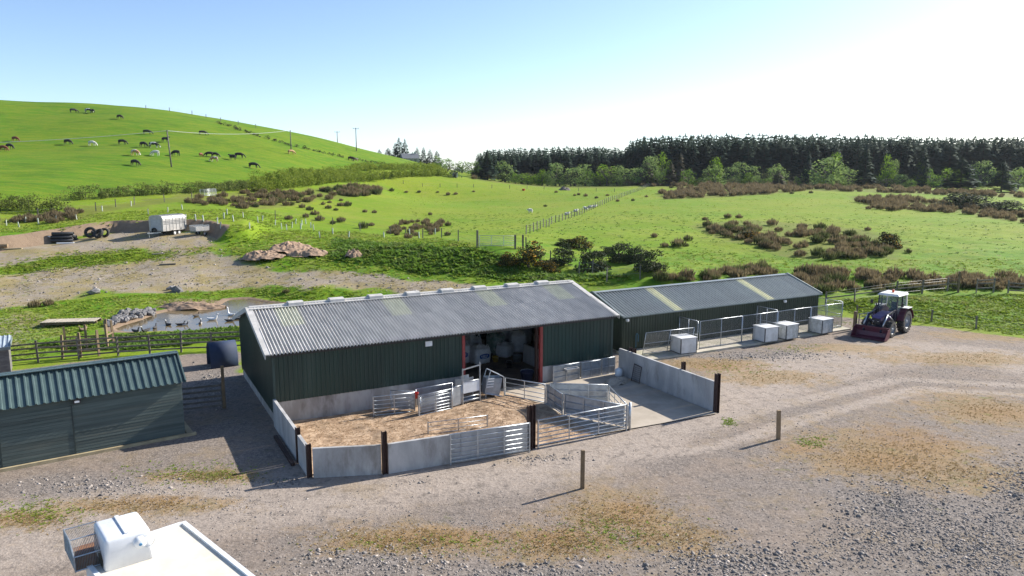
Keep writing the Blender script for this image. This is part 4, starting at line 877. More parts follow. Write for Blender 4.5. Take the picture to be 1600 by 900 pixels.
MB().beam((3.24, -1.10, .74), (3.24, 1.10, .74), .09, .08).build('bucket_rim', maroon, tra)

# ------------------------------------------------------------------ trailers up the track
alu = pm('dull_aluminium', (.42,.405,.385), (.33,.32,.305), 2.5, .5, .3, 0, dirt=(.38,.34,.29), dirt_amt=.5)
tp = g(245, 370); tl = thing('livestock_trailer', 'ribbed aluminium livestock trailer with curved roof by the dug bank', 'trailer', tp, 1.27)
lw, ll, lb, lh = 1.85, 3.7, .62, 1.75
m = MB(); pr = [(-lw/2, lb), (-lw/2, lb+lh*.80), (-lw/2+.12, lb+lh*.94), (-lw/4, lb+lh), (lw/4, lb+lh), (lw/2-.12, lb+lh*.94), (lw/2, lb+lh*.80), (lw/2, lb)]
m.add([(0, y, z) for y, z in pr]+[(ll, y, z) for y, z in pr], [(i, i+1, 9+i, 8+i) for i in range(7)]+[(7, 0, 8, 15), tuple(range(7, -1, -1)), tuple(range(8, 16))]); m.build('body', alu, tl)
for k in range(8):
    m = MB(); x = .02+k*(ll-.04)/7; pp = [(x, y*1.012, z+.008) for y, z in pr]; m.path(pp, .028, 5); m.build('rib', alu, tl)
for y in (-lw/2-.015, lw/2+.015):
    for k in range(3): MB().box((ll/2, y, lb+lh*.45+k*.16), (ll-.3, .02, .06)).build('vent_slot', edge, tl)
    for x in (1.75, 2.45):
        w_ = bpy.data.objects.new('wheel', None); COL.objects.link(w_); w_.parent = tl; w_.location = (x, y*.96, .33)
        MB().lathe([(.18,-.1),(.30,-.1),(.33,-.06),(.33,.06),(.30,.1),(.18,.1),(.18,-.1)], 18, Matrix.Rotation(math.pi/2, 4, 'X')).build('tyre', rubber, w_); MB().lathe([(.18,-.06),(.06,-.09),(0,-.09)], 14, Matrix.Rotation(math.pi/2, 4, 'X')).build('rim', white_pl, w_); MB().lathe([(.18,.06),(.06,.09),(0,.09)], 14, Matrix.Rotation(math.pi/2, 4, 'X')).build('hub', white_pl, w_)
    MB().box((2.1, y*1.06, .68), (1.55, .22, .04)).build('mudguard', alu, tl)
m = MB(); m.beam((0,-.6,.5), (-1.3,0,.48), .09); m.beam((0,.6,.5), (-1.3,0,.48), .09); m.tube((-1.1,0,.0), (-1.1,0,.6), .035, 8); m.build('drawbar', galv, tl)
MB().box((-.015, 0, lb+lh*.42), (.03, lw*.72, lh*.66)).build('front_door', pm('trailer_front', (.40,.41,.43), (.33,.34,.36), 3, .6), tl)
m = MB(); m.lathe([(.16,-.09),(.29,-.09),(.31,-.05),(.31,.05),(.29,.09),(.16,.09),(.16,-.09)], 18, Matrix.Translation((-.13, .2, lb+.1)) @ Matrix.Rotation(math.pi/2, 4, 'Y')); m.build('spare_tyre', rubber, tl)
sp_ = g(302, 369); st_ = thing('small_trailer', 'small open stock trailer with railed sides behind the big trailer', 'trailer', sp_, 1.0)
MB().box((.85, 0, .58), (1.7, 1.1, .06)).build('floor', galvsheet, st_)
for y in (-.55, .55):
    MB().box((.85, y, .82), (1.7, .03, .44)).build('side', alu, st_)
    for z in (1.12, 1.2): MB().beam((0, y, z), (1.7, y, z), .035).build('side_rail', galv, st_)
    for x in (0, .57, 1.13, 1.7): MB().beam((x, y, .6), (x, y, 1.22), .035).build('side_post', galv, st_)
    w_ = bpy.data.objects.new('wheel', None); COL.objects.link(w_); w_.parent = st_; w_.location = (1.05, y*1.2, .28)
    MB().lathe([(.14,-.08),(.26,-.08),(.28,-.04),(.28,.04),(.26,.08),(.14,.08),(.14,-.08)], 16, Matrix.Rotation(math.pi/2, 4, 'X')).build('tyre', rubber, w_); MB().lathe([(.14,-.05),(0,-.07)], 12, Matrix.Rotation(math.pi/2, 4, 'X')).build('rim', white_pl, w_)
for x in (0, 1.7): MB().box((x, 0, .82), (.03, 1.1, .44)).build('tailboard', alu, st_)
MB().beam((0, 0, .5), (-1.0, 0, .42), .07).build('drawbar', galv, st_)
# tyres, pipes, planks on the pad
def tyre_mesh(r, w, ri): return MB().lathe([(ri,-w*.4),(ri*1.2,-w*.5),(r*.9,-w*.5),(r,-w*.3),(r,w*.3),(r*.9,w*.5),(ri*1.2,w*.5),(ri,w*.4),(ri*1.25,0),(ri,-w*.4)], 24).mesh('tyre', rubber, True)
for px, py, r, rx, rz, lab in ((142,372,.62,1.25,.3,'big black tractor tyre propped up, left of the tyre heap'), (152,368,.60,.35,.8,'black tractor tyre lying on top of the tyre heap'), (155,373,.58,1.0,-.5,'black tractor tyre leaning in the middle of the tyre heap'), (164,371,.52,1.3,.1,'smaller upright tractor tyre at the right of the tyre heap')):
    p = g(px, py); o = put('old_tractor_tyre', tyre_mesh(r, .36, r*.55), None, p+Vector((0, 0, r*abs(math.sin(rx))+.14*abs(math.cos(rx)))), (rx, 0, rz)); tag(o, lab, 'tyre', 'old tyres on the pad')
pipe_l = ['at the bottom front of the stack', 'at the bottom middle of the stack', 'at the bottom back of the stack', 'in the upper layer, front', 'in the upper layer, back', 'on the very top of the stack']
pb = g(98, 379)
for k, (yy, zz) in enumerate(((0, .2), (.42, .2), (.84, .2), (.21, .56), (.63, .56), (.42, .92))):
    M_ = Matrix.Rotation(math.pi/2, 4, 'Y'); o = MB().lathe([(.2,-1.1),(.2,1.1),(.17,1.1),(.17,-1.1),(.2,-1.1)], 14, M_).build('drain_pipe', black_pl, None, True); o.location = pb+Vector((-.15*(k % 2), yy, zz)); o.rotation_euler = (0, 0, .15); tag(o, 'black drain pipe ' + pipe_l[k], 'pipe', 'stacked drain pipes')
for px, py, ln, lab, mt in ((102,381,1.7,'white plastic pipe lying in front of the black pipes', white_pl), (18,390,1.9,'pale plank lying on the pad near the left edge', timber_pale), (78,371,.8,'short white pipe behind the black pipes', white_pl), (262,414,1.5,'grey plank lying on the dirt track verge', fencewood), (247,398,1.2,'grey rubble plank below the trailers', fencewood)):
    p = g(px, py); o = MB().beam((-ln/2,0,.08),(ln/2,.1,.08),.2,.13).build('plank' if 'plank' in lab else 'plastic_pipe', mt, None, bevel=.03); o.location = p; o.rotation_euler = (0,0,.25); tag(o, lab, 'plank' if 'plank' in lab else 'pipe')
p = g(3, 388); o = MB().tube((-.5,0,.22),(.5,.2,.25),.24,12,.2).build('log', timber, None); o.location = p; tag(o, 'short brown log at the left edge of the pad', 'log')

# ------------------------------------------------------------------ white cabin with a plastic tank in the foreground
def flatv(px, py, z): q = flat(px, py, z); return Vector((q[0], q[1], 0))
cz = 2.3; c_t = flatv(287, 818, cz); c_r = flatv(386, 897, cz); e1 = (c_r-c_t).normalized(); e2 = Vector((e1.y, -e1.x, 0)); cyaw = math.atan2(e1.y, e1.x)
roofm = pm('cream_flat_roof', (.70,.655,.565), (.60,.55,.46), 1.3, .8, 0, .15, dirt=(.42,.37,.30), dirt_amt=.4)
cab_ = thing('cabin', 'white flat roofed cabin in the near left corner, plastic tank on its roof', 'cabin', c_t, cyaw)     # local x along the right edge, y negative to the left
CLn, CWd = 6.0, 2.3
MB().box((CLn/2, -CWd/2, cz/2-.06), (CLn-.12, CWd-.12, cz-.12)).build('wall', white_pl, cab_)
MB().box((CLn/2, -CWd/2, cz-.03), (CLn-.1, CWd-.1, .06)).build('roof', roofm, cab_)
for a, b in (((-.02,.0),(CLn+.02,.0)), ((-.02,-CWd),(CLn+.02,-CWd)), ((0,-CWd+.06),(0,-.06)), ((CLn,-CWd+.06),(CLn,-.06))): MB().beam((*a, cz-.02), (*b, cz-.02), .11, .14).build('roof_trim', white_pl, cab_)
for x in (1.6, 3.8):
    w_ = MB().box((x, .0-.045, 1.35), (.9, .04, .7)).build('window', edge, cab_); MB().box((x, -.02, 1.35), (.8, .02, .6)).build('pane', cabglass, w_)
dr_ = MB().box((5.2, -.045, 1.0), (.8, .04, 1.9)).build('door', fibre_trim, cab_); MB().box((4.92, -.015, 1.0), (.04, .05, .14)).build('handle', galv, dr_)
for x in (.5, CLn-.5):
    for y in (-.4, -CWd+.4): MB().box((x, y, .05), (.3, .3, .1)).build('foot_block', concrete, cab_)
# plastic tank: a cut open white container with a round filler
tyaw = math.atan2(15.53-14.99, -8.24+8.89)
tk0 = Vector((-8.89, 14.99, cz+.004)); tank = thing('plastic_tank', 'white plastic container with round filler cap on the cabin roof', 'tank', tk0, tyaw)
bm = bmesh.new(); bmesh.ops.create_cube(bm, size=1)
for v in bm.verts: v.co = Vector(((v.co.x+.5)*1.0, (v.co.y+.5)*1.22, (v.co.z+.5)*.72)); v.co.x = .5+(v.co.x-.5)*(.93 if v.co.z > .3 else 1); v.co.y = .61+(v.co.y-.61)*(.95 if v.co.z > .3 else 1)
bmesh.ops.bevel(bm, geom=[e for e in bm.edges if not (e.verts[0].co.z < .1 and e.verts[1].co.z < .1)], offset=.10, segments=4, affect='EDGES', profile=.6)
me = bpy.data.meshes.new('tank_body'); bm.to_mesh(me); bm.free(); me.materials.append(pm('translucent_white_tank', (.72,.74,.77), (.64,.66,.70), 2.2, .45, dirt=(.44,.44,.41), dirt_amt=.5)); me.polygons.foreach_set('use_smooth', [True]*len(me.polygons)); put('body', me, tank)
MB().beam((.5, .08, .735), (.5, 1.14, .735), .10, .03).build('moulded_rib', white_pl, tank, bevel=.012)
m = MB(); M_ = Matrix.Translation((.72, -.02, .47)) @ Matrix.Rotation(math.pi/2+.25, 4, 'X'); m.lathe([(0,.07),(.10,.07),(.13,.05),(.14,-.05)], 18, M_); m.build('filler_cap', white_pl, tank, True)
m = MB(); m.lathe([(0,.085),(.035,.085),(.035,.06)], 10, M_); m.build('cap_valve', pm('blue_valve', (.06,.25,.45), (.05,.2,.4), 4, .4), tank)
MB().lathe([(.15,.03),(.16,.045),(.17,.03)], 18, Matrix.Translation((.87, .0, .47)) @ Matrix.Rotation(math.pi/2+.25, 4, 'X')).build('moulded_ring', white_pl, tank, True)
m = MB(); m.add([(.0-.015,.18,.02),(-.015,.62,.02),(-.005,.62,.20),(-.005,.40,.30),(-.005,.18,.20)], [(0,4,3,2,1)]); m.build('cut_opening', pm('dark_inside', (.06,.05,.03), (.04,.035,.02), 5, .9), tank)
# wire cage lying beside the tank
cg = thing('wire_cage', 'dark ribbed wire cage beside the white tank on the cabin', 'cage', tk0+Vector((-.62,.62,0)), tyaw)
for x in (-.42, .25):
    MB().path([(x,-.45,0),(x,-.45,.35),(x,.0,.56),(x,.75,.52),(x,.75,0)], .016, 6).build('hoop', galv, cg)
for y, z in ((-.45,.02),(-.45,.35),(0,.56),(.75,.52),(.75,.02)): MB().tube((-.42,y,z),(.25,y,z),.014,6).build('bar', galv, cg)
m = MB()
for k in range(26): z = .02+k*.021; m.tube((-.42,-.45,min(z,.35)+.0),(-.42,.75,z),.005,4,cap=False); m.tube((-.42,-.45+k*.046,.0 ),(-.42,-.45+k*.046,.36+.18*min(1,k/10)),.004,4,cap=False)
for k in range(22): m.tube((-.42+k*.031,-.45,.0),(-.42+k*.031,-.45,.35),.005,4,cap=False); m.tube((-.42+k*.031,-.45,.35),(-.42+k*.031,0,.56),.005,4,cap=False); m.tube((-.42+k*.031,0,.56),(-.42+k*.031,.75,.52),.005,4,cap=False)
tag(m.build('wire_mesh', wire, cg), kind='stuff')
MB().box((-.1,.15,.03), (.6,1.1,.05)).build('tray', pm('rusty_tray', (.28,.13,.06), (.16,.09,.06), 4, .9), cg)

# ------------------------------------------------------------------ posts and fences
def post_at(p, h, w=.13, name='wooden_post', mat=timber, lean=(0, 0)):
    m = MB(); m.box((0,0,h/2-.1), (w, w*.8, h+.2)); o = m.build(name, mat, None, bevel=.012); o.location = p; o.rotation_euler = (*lean, random.uniform(0, 1)); return o
tag(post_at(Vector((2.46,24.45,0)), 1.40, .13), 'lone wooden post in the gravel in front of the pen', 'post'); tag(post_at(Vector((11.02,29.25,0)), 1.25, .15, lean=(.02,-.05)), 'lone leaning wooden post in the gravel right of the boundary wall', 'post')
def fence(name, label, pts, h, step, rails=(), wires=(), pw=.10, mat=fencewood, rail_h=.09, first=True, hvar=.06, cat='fence', ends=None):
    """posts along a line on the terrain, with rails or wires between neighbours"""
    P = []; 
    for a, b in zip(pts[:-1], pts[1:]):
        a, b = Vector(a[:2]), Vector(b[:2]); n = max(1, round((b-a).length/step))
        for i in range(n): P.append(a+(b-a)*(i/n))
    P.append(Vector(pts[-1][:2])); zz = height(np.array([p.x for p in P]), np.array([p.y for p in P]))
    o = thing(name, label, cat, (P[0].x, P[0].y, float(zz[0])), 0); O = Vector((P[0].x, P[0].y, float(zz[0])))
    Q = [Vector((p.x, p.y, float(z)))-O for p, z in zip(P, zz)]
    me = MB().box((0,0,h/2-.1), (pw, pw*.85, h+.2)).mesh('post', mat)
    for q in Q: put('post', me, o, q, (random.uniform(-.04,.04), random.uniform(-.04,.04), random.uniform(0,1)), (1, 1, 1+random.uniform(-hvar, hvar)))
    for z in rails:
        for a, b in zip(Q[:-1], Q[1:]): MB().beam(a+Vector((0,0,z+random.uniform(-.02,.02))), b+Vector((0,0,z+random.uniform(-.02,.02))), .04, rail_h).build('rail', mat, o)
    for z in wires:
        m = MB()
        for a, b in zip(Q[:-1], Q[1:]): m.tube(a+Vector((0,0,z)), b+Vector((0,0,z)), .008, 3, cap=False)
        m.build('wire', wire, o)
    return o
fence('rail_fence', 'weathered post and rail fence between the timber shed and the pond', [flat(-40,577), flat(60,567), flat(185,557), flat(378,546)], 1.25, 1.9, (.25,.55,.85,1.12))
fence('rail_fence', 'short five rail fence with a tall end post beside the timber shed', [flat(283,646), flat(349,638)], 1.22, 1.9, (.14,.38,.62,.86,1.10), pw=.11)
tag(post_at(Vector((*flat(351,638),0)), 2.05, .14), 'tall wooden post at the end of the short five rail fence', 'post')
fence('rail_fence', 'wooden rail pen with tall posts in front of the footbridge', [g(104,547), g(168,543), g(178,538)], 1.55, 1.3, (.45,.8), pw=.12, mat=timber)
fence('rail_fence', 'second row of wooden rails and posts left of the pond tip', [g(98,560), g(155,556)], 1.5, 1.2, (.35,.75,1.05), pw=.12, mat=timber)
fence('wire_fence', 'long post and wire fence crossing the middle of the pasture', [g(822,366), g(862,350), g(930,325), g(985,303), g(1020,289)], 1.15, 3.0, (), (.3,.6,.9,1.08), .10)
fence('wire_fence', 'far post and wire fence left of the pasture gate line', [g(600,281), g(660,292), g(740,293), g(850,296), g(960,300)], 1.1, 5.5, (), (.4,1.0), .12)
fence('wire_fence', 'sparse post and wire fence along the rough bank above the track', [g(745,386), g(690,372), g(610,366), g(520,352), g(430,342)], 1.15, 6.0, (), (.5,1.0), .10)
fence('wire_fence', 'post and wire fence below the pasture gate running down to the kennel shed', [g(822,390), g(860,410), g(905,428), g(948,440), g(1000,436)], 1.2, 3.6, (), (.5,1.0), .09)
fence('wire_fence', 'post and wire fence behind the tractor in front of the rushes', [g(1290,478), g(1335,472), g(1400,463), g(1480,455), g(1497,456)], 1.2, 2.6, (.62,), (.3,.9,1.1), .11)
fence('rail_fence', 'broken grey rail fence at the right edge beyond the grass', [g(1525,458), g(1552,457)], 1.15, 1.7, (.4,.8,1.05)); fence('rail_fence', 'grey hurdle fence cut by the right picture edge', [g(1575,458), g(1625,461)], 1.1, 1.8, (.25,.55,.85))
fence('wire_fence', 'low post and wire fence where the gravel meets the grass on the right', [g(1338,497), g(1455,503), g(1525,514), g(1640,532)], .95, 5.0, (), (.35,.8), .09)
fence('wire_fence', 'post and wire fence below the hill hedge at the left', [g(0,345), g(60,340), g(150,330), g(210,320), g(300,312)], 1.2, 5.0, (), (.5,1.0), .11)
fence('ridge_fence', 'faint post and wire fence on the hill skyline', [g(228,171), g(265,174), g(300,179), g(345,190), g(400,200)], 1.3, 7.0, (), (.6,1.1), .16)
o = gate('field_gate', 'galvanised pasture gate between tall posts behind the barn', g(749,386), g(806,388), 1.15, 6, .18, 'field gates', uprights=2)
for px, py, h, lab in ((746,387,1.75,'tall grey post at the left of the pasture gate'), (805,389,1.4,'dark post at the right of the pasture gate'), (817,388,1.35,'dark post right of the pasture gate, farther from it')): tag(post_at(g(px, py), h, .17, mat=fencewood), lab, 'post')
gate('field_gate', 'pale metal gate in the hedge at the foot of the hill', g(313,307), g(338,306), 1.2, 6, .15, 'field gates', uprights=3, r=.04)
gp_ = Vector((23.75,50.2,0)); tag(post_at(gp_, 1.35, .22, 'gate_post'), 'thick wooden gate post left of the tractor bucket', 'post'); gate('field_gate', 'galvanised gate behind the tractor bucket', gp_+Vector((.3,.1,0)), gp_+Vector((3.6,1.6,0)), 1.15, 6, .15, 'field gates', uprights=1)
tag(post_at(g(1497,457), 1.75, .14, 'gate_post'), 'tall post at the end of the fence behind the tractor', 'post')

# ------------------------------------------------------------------ power poles
polem = pm('pole_wood', (.17,.155,.14), (.11,.10,.09), 3, .9)
tops = []
def pole(px, py, h, lab, arm=True, p=None, lean=0):
    p = p or g(px, py); o = thing('power_pole', lab, 'pole', p, .3, 'power poles'); o.rotation_euler = (0, lean, .3)
    MB().tube((0,0,-.3), (0,0,h), .17, 10, .12).build('shaft', polem, o, True)
    if arm:
        MB().beam((-1.0,0,h-.35), (1.0,0,h-.35), .12).build('crossarm', polem, o)
        for x in (-.9, 0, .9): MB().tube((x,0,h-.3), (x,0,h+.02), .06, 6).build('insulator', edge, o)
    else: MB().box((0,.0,h-.15), (.35,.15,.18)).build('bracket', edge, o)
    return p+Vector((0,0,h))
a = pole(268, 261, 7.9, 'leaning power pole in the middle of the cow pasture', False, lean=-.05)
b = pole(455, 237, 6.0, 'power pole on the hill above the long hedge', False)
c_ = pole(557, 236, 7.8, 'power pole with crossarm on the skyline, right of its pair')
r_ = ray(527, 216); q_ = r_*(300/r_[1]); pole(0, 0, CAM_H+ray(527,205)[2]*(300/ray(527,205)[1])-hz(q_[0], q_[1]), 'power pole with crossarm on the skyline, left of its pair', p=Vector((q_[0], q_[1], hz(q_[0], q_[1]))))
cable = pm('pale_cable', (.45,.46,.46), (.38,.39,.40), 3, .5)
r0 = ray(-40, 224); w0 = Vector(r0*(150/r0[1]))+Vector((0,0,CAM_H))
m = MB()
def sag(p, q, s, n=16): return [p+(q-p)*(i/n)-Vector((0,0,4*s*(i/n)*(1-i/n))) for i in range(n+1)]
aa = a+Vector((-.4,0,-.1))
m.path(sag(w0, aa, .35), .045, 4); m.path(sag(aa, b, .9), .045, 4); tag(m.build('power_line', cable), 'pale power cable strung across the cow pasture', 'cable')

# ------------------------------------------------------------------ pond side: footbridge, rocks, soil, blue shelter
fbp = g(66, 512); fb = thing('footbridge', 'small plank footbridge of pale slats near the pond', 'footbridge', fbp+Vector((0,0,.25)), .16)
for y in (0, .9): MB().beam((-.1,y,.0), (3.6,y,.05), .12, .16).build('beam', timber, fb)
for k in range(17): MB().box((.02+k*.21, .45, .13), (.17, 1.25, .04)).build('slat', pm('grey_slat', (.42,.37,.30), (.32,.28,.22), 3, .9, rnd=.12), fb)
for x in (.1, 3.4):
    for y in (0, .9): MB().box((x, y, -.25), (.12,.12,.5)).build('leg', timber, fb)
tag(post_at(g(168,541), 1.75, .15), 'tall wooden post standing at the pond tip', 'post')
bsp = Vector((*flat(351,574), 0)); bs = thing('blue_shelter', 'dark blue curved plastic shelter in the shade behind the barn corner', 'shelter', bsp, BYAW+.05)
bluep = pm('dark_blue_plastic', (.014,.030,.075), (.010,.024,.06), 2, .75)
m = MB(); P = []; k = 15
for i in range(k): a_ = math.pi*i/(k-1); P += [(-.72, .65-.68*math.cos(a_), 1.38*math.sin(a_)**.6), (.75, .65-.68*math.cos(a_), 1.38*math.sin(a_)**.6)]
m.add(P, [(2*i, 2*i+1, 2*i+3, 2*i+2) for i in range(k-1)]); o = m.build('shell', bluep, bs, True); sm = o.modifiers.new('t', 'SOLIDIFY'); sm.thickness = .04
MB().add([(.70, .65-.66*math.cos(math.pi*i/14), 1.36*math.sin(math.pi*i/14)**.6) for i in range(15)], [tuple(range(15))]).build('back_panel', bluep, bs)
def rock_mesh(name, seed, mat, flat_=.7):
    rr = random.Random(seed); bm = bmesh.new(); bmesh.ops.create_icosphere(bm, subdivisions=1, radius=1)
    for v in bm.verts: v.co *= rr.uniform(.72, 1.15); v.co.z *= flat_
    for k in range(3):
        n = Vector((rr.uniform(-1,1), rr.uniform(-1,1), rr.uniform(-.3,1))).normalized()
        for v in bm.verts:
            d = v.co.dot(n)-.62
            if d > 0: v.co -= n*d
    me = bpy.data.meshes.new(name); bm.to_mesh(me); bm.free(); me.materials.append(mat); return me
stonem = pm('grey_stone', (.22,.21,.205), (.13,.127,.13), 3, .92, 0, .3, rnd=.3)
RK = [rock_mesh('rock', 40+k, stonem) for k in range(6)]
rpile = thing('rock_pile', 'heap of angular grey rocks on the pond bank', 'rock pile', g(203, 503), 0); ro = rpile.location.copy()
for k in range(130):
    px = random.uniform(166, 240); f_ = (px-166)/74; py = 512-f_*20-random.uniform(0, 13)*(1-abs(f_-.5)); p = g(px, py)
    s_ = random.uniform(.14, .34); put('rock', RK[k % 6], rpile, p-ro+Vector((0,0,s_*.35+.25*math.sin(math.pi*f_)*random.random())), (random.uniform(-.6,.6), random.uniform(-.6,.6), random.uniform(0,6)), (s_*1.3, s_, s_))
for px, py, s_, lab in ((148,459,.45,'grey boulder beside the lower dirt track'), (276,456,.55,'dark grey boulder above the pond soil bank'), (268,452,.35,'small grey boulder touching the dark boulder above the pond'), (152,455,.3,'small grey stone behind the boulder by the track')):
    o = put('boulder', RK[int(px) % 6], None, g(px, py)+Vector((0,0,s_*.3)), (.3,.2,px), (s_*1.4, s_, s_)); tag(o, lab, 'boulder', 'boulders by the track')
redsoil = pm('reddish_soil', (.36,.25,.17), (.22,.15,.10), 4, .97, 0, .9, dirt=(.14,.10,.07), dirt_amt=.5)
def soil(px, py, wpx, hpx, lab, mat, seed, ry=None, lump=.45, rz=0):
    p = g(px, py); rx = pxw(wpx, p)/2; hh = pxw(hpx, p)*.72; o = put('soil_heap', heap_mesh('soil_heap', rx, ry or rx*.6, hh, mat, seed, 64, lump, 1.6), None, p, (0,0,rz)); tag(o, lab, 'soil heap', 'soil heaps'); return o
soil(296, 480, 112, 12, 'long bank of reddish soil along the pond', redsoil, 3, 1.1, .35, .12)
soil(412, 402, 70, 15, 'brown soil heap left in the spoil area, nearest the track', redsoil, 5, 2.0)
soil(455, 391, 76, 16, 'long pale brown soil heap above the others in the spoil area', soilm, 7, 2.4)
soil(482, 397, 64, 13, 'brown soil heap right of the long pale one', redsoil, 9, 1.9)
soil(553, 400, 30, 14, 'small isolated brown soil heap right of the spoil area', redsoil, 11, 1.1)
p = g(882, 297); o = put('earth_mound', heap_mesh('earth_mound', pxw(20, p)/2, 1.6, 1.0, pm('dark_earth', (.15,.13,.115), (.10,.09,.08), 3, .95), 13), None, p); tag(o, 'dark earth mound far out in the pasture', 'mound')
p = g(818, 298); o = thing('feed_tub', 'tiny red feed tub far out in the pasture', 'tub', p); MB().lathe([(0,0),(.35,0),(.48,.55),(.42,.55),(.32,.06),(0,.06)], 14).build('body', red_tub, o); MB().lathe([(.48,.52),(.52,.55),(.48,.58),(.44,.55),(.48,.52)], 14).build('rim', red_tub, o)
p = g(711, 277); o = thing('white_hut', 'small white field hut beside the far hedge end', 'hut', p, .2); MB().box((0,0,.75),(1.7,1.4,1.5)).build('wall', white_pl, o); MB().box((0,0,1.56),(2.0,1.7,.1)).build('roof', galvsheet, o); MB().box((-.2,-.71,.6),(.6,.03,1.2)).build('door', edge, o)
# ------------------------------------------------------------------ plants
def leaf_quads(C, N, size, rs, jit=.8, asp=.6):
    """one small quad per row of C, facing roughly along N"""
    n = len(C); N = N+rs.normal(0, jit, (n, 3)); N /= np.linalg.norm(N, axis=1, keepdims=True)+1e-9
    U = np.cross(N, rs.normal(0, 1, (n, 3))); U /= np.linalg.norm(U, axis=1, keepdims=True)+1e-9; Wv = np.cross(N, U)
    sz = (size*rs.uniform(.6, 1.4, n))[:, None]; a, b = U*sz*.5, Wv*sz*.5*asp
    V_ = np.stack([C-a, C-b*.9, C+a, C+b*.9], 1).reshape(-1, 3); F_ = np.arange(4*n).reshape(-1, 4); return V_, F_
def crown(rs, lobes, n, size, shell=.55, jit=.8):
    """leaves spread through a set of ellipsoid lobes (cx,cy,cz,rx,ry,rz), denser towards the surface"""
    w = np.array([l[3]*l[4]*l[5] for l in lobes])**.7; k = rs.choice(len(lobes), n, p=w/w.sum()); Lb = np.array(lobes)[k]
    d = rs.normal(0, 1, (n, 3)); d /= np.linalg.norm(d, axis=1, keepdims=True); r = (shell+(1-shell)*rs.random(n)**.7)*rs.uniform(.85, 1.12, n)
    d[:, 2] = np.where(d[:, 2] < -.8, -d[:, 2], d[:, 2])
    return leaf_quads(Lb[:, :3]+d*r[:, None]*Lb[:, 3:], d, size, rs, jit)
def join(parts):
    V_, F_ = [], []; o = 0
    for v, f in parts: V_.append(v); F_.append(f+o); o += len(v)
    return np.concatenate(V_), np.concatenate(F_)
lm = {
 'broad': leafmat('spring_leaves', (.09,.18,.025), (.20,.30,.06)), 'pale': leafmat('pale_willow_leaves', (.15,.23,.06), (.28,.36,.13)), 'bright': leafmat('bright_leaves', (.12,.23,.018), (.24,.35,.04)),
 'olive': leafmat('olive_leaves', (.10,.125,.05), (.17,.185,.08)), 'dark': leafmat('spruce_needles', (.022,.046,.032), (.064,.094,.056), transl=.14, rnd=.2), 'browncon': leafmat('rusty_conifer', (.07,.07,.05), (.15,.135,.095), transl=.1),
 'hedge': leafmat('hedge_leaves', (.11,.175,.018), (.29,.33,.05)), 'hedge2': leafmat('dull_hedge_leaves', (.075,.11,.026), (.19,.21,.06)), 'gorse': leafmat('gorse_dark', (.028,.042,.018), (.085,.095,.045), (.50,.28,.03), .08, .1), 'gorsef': leafmat('gorse_flowering', (.030,.040,.014), (.10,.09,.03), (.55,.30,.03), .34, .1),
 'bramble': leafmat('bramble', (.035,.042,.024), (.095,.090,.055), transl=.1)}
bark = pm('bark', (.10,.085,.07), (.06,.05,.042), 6, .95)
def make_bush(name, seed, kind, w=1.0, h=1.0, n=700, leaf=.06, nl=9, trunk=True):
    """unit-ish bush: returns (crown mesh, trunk mesh)"""
    rs = np.random.default_rng(seed); lobes = [(0, 0, h*.38, w*.33, w*.33, h*.38)]
    for i in range(nl):
        a = rs.uniform(0, 6.28); r = w*rs.uniform(.14, .38); z = h*(rs.uniform(.08, .80) if i % 2 else rs.uniform(.05, .25)); q = rs.uniform(.10, .22); lobes.append((math.cos(a)*r*(1.15-z/h*.7), math.sin(a)*r*(1.15-z/h*.7), z, w*q, w*q, h*q*.85))
    V_, F_ = crown(rs, lobes, n, leaf*max(w, h)); V_[:, 2] = np.maximum(V_[:, 2], 0)
    cm = setmesh('crown', V_, F_, lm[kind]); m = MB(); m.tube((0,0,-.05*h), (0,0,h*.4), .035*w, 7, .022*w)
    for i in range(5): a = i*1.3; m.tube((0,0,h*(.12+.05*i)), (math.cos(a)*w*.28, math.sin(a)*w*.28, h*(.45+.07*i)), .018*w, 5, .006*w)
    return cm, m.mesh('trunk', bark)
def make_conifer(name, seed, kind, lev=26, nb=8, R_=.20, droop=.25):
    """unit height conifer: whorls of drooping flat branches"""
    rs = np.random.default_rng(seed); P = []; k = 0
    for i in range(lev):
        z = .05+.95*(i/lev)**.92; r = R_*(1-z)**.75*rs.uniform(.75, 1.15)+.006
        for j in range(nb):
            a = rs.uniform(0, 6.28); rr = r*rs.uniform(.65, 1.2); d = np.array([math.cos(a), math.sin(a), 0]); t = np.array([-d[1], d[0], 0])*rr*rs.uniform(.22, .40)
            b0 = np.array([0, 0, z+.018]); tip = d*rr+np.array([0, 0, z-droop*rr+rs.uniform(-.01, .02)]); mid = d*rr*.55+np.array([0, 0, z+.01])
            P.append(np.stack([b0, mid-t, tip, mid+t+np.array([0, 0, .012])]))
    P = np.concatenate(P); P = np.concatenate([P, np.array([[0, 0, 1.03], [.008, 0, .95], [0, .002, .93], [-.008, 0, .95]])]); F_ = np.arange(len(P)).reshape(-1, 4)
    return setmesh('crown', P, F_, lm[kind]), MB().tube((0,0,-.03), (0,0,.9), .016, 6, .003).mesh('trunk', bark), (P, F_)
BUSH = {k: [make_bush(k, 100+i*7+len(k), k, 1, .9, n, .05, 10) for i in range(3)] for k, n in (('broad', 900), ('pale', 900), ('bright', 900), ('olive', 800), ('bramble', 700), ('dark', 900))}
CON = [make_conifer('c', 300+i, 'dark', 30, 9, .17+.03*i) for i in range(3)]; CONB = [make_conifer('cb', 330+i, 'browncon', 26, 9, .26) for i in range(2)]
CONR = [make_conifer('cr', 350+i, 'dark', 26, 12, .34, .1) for i in range(2)]
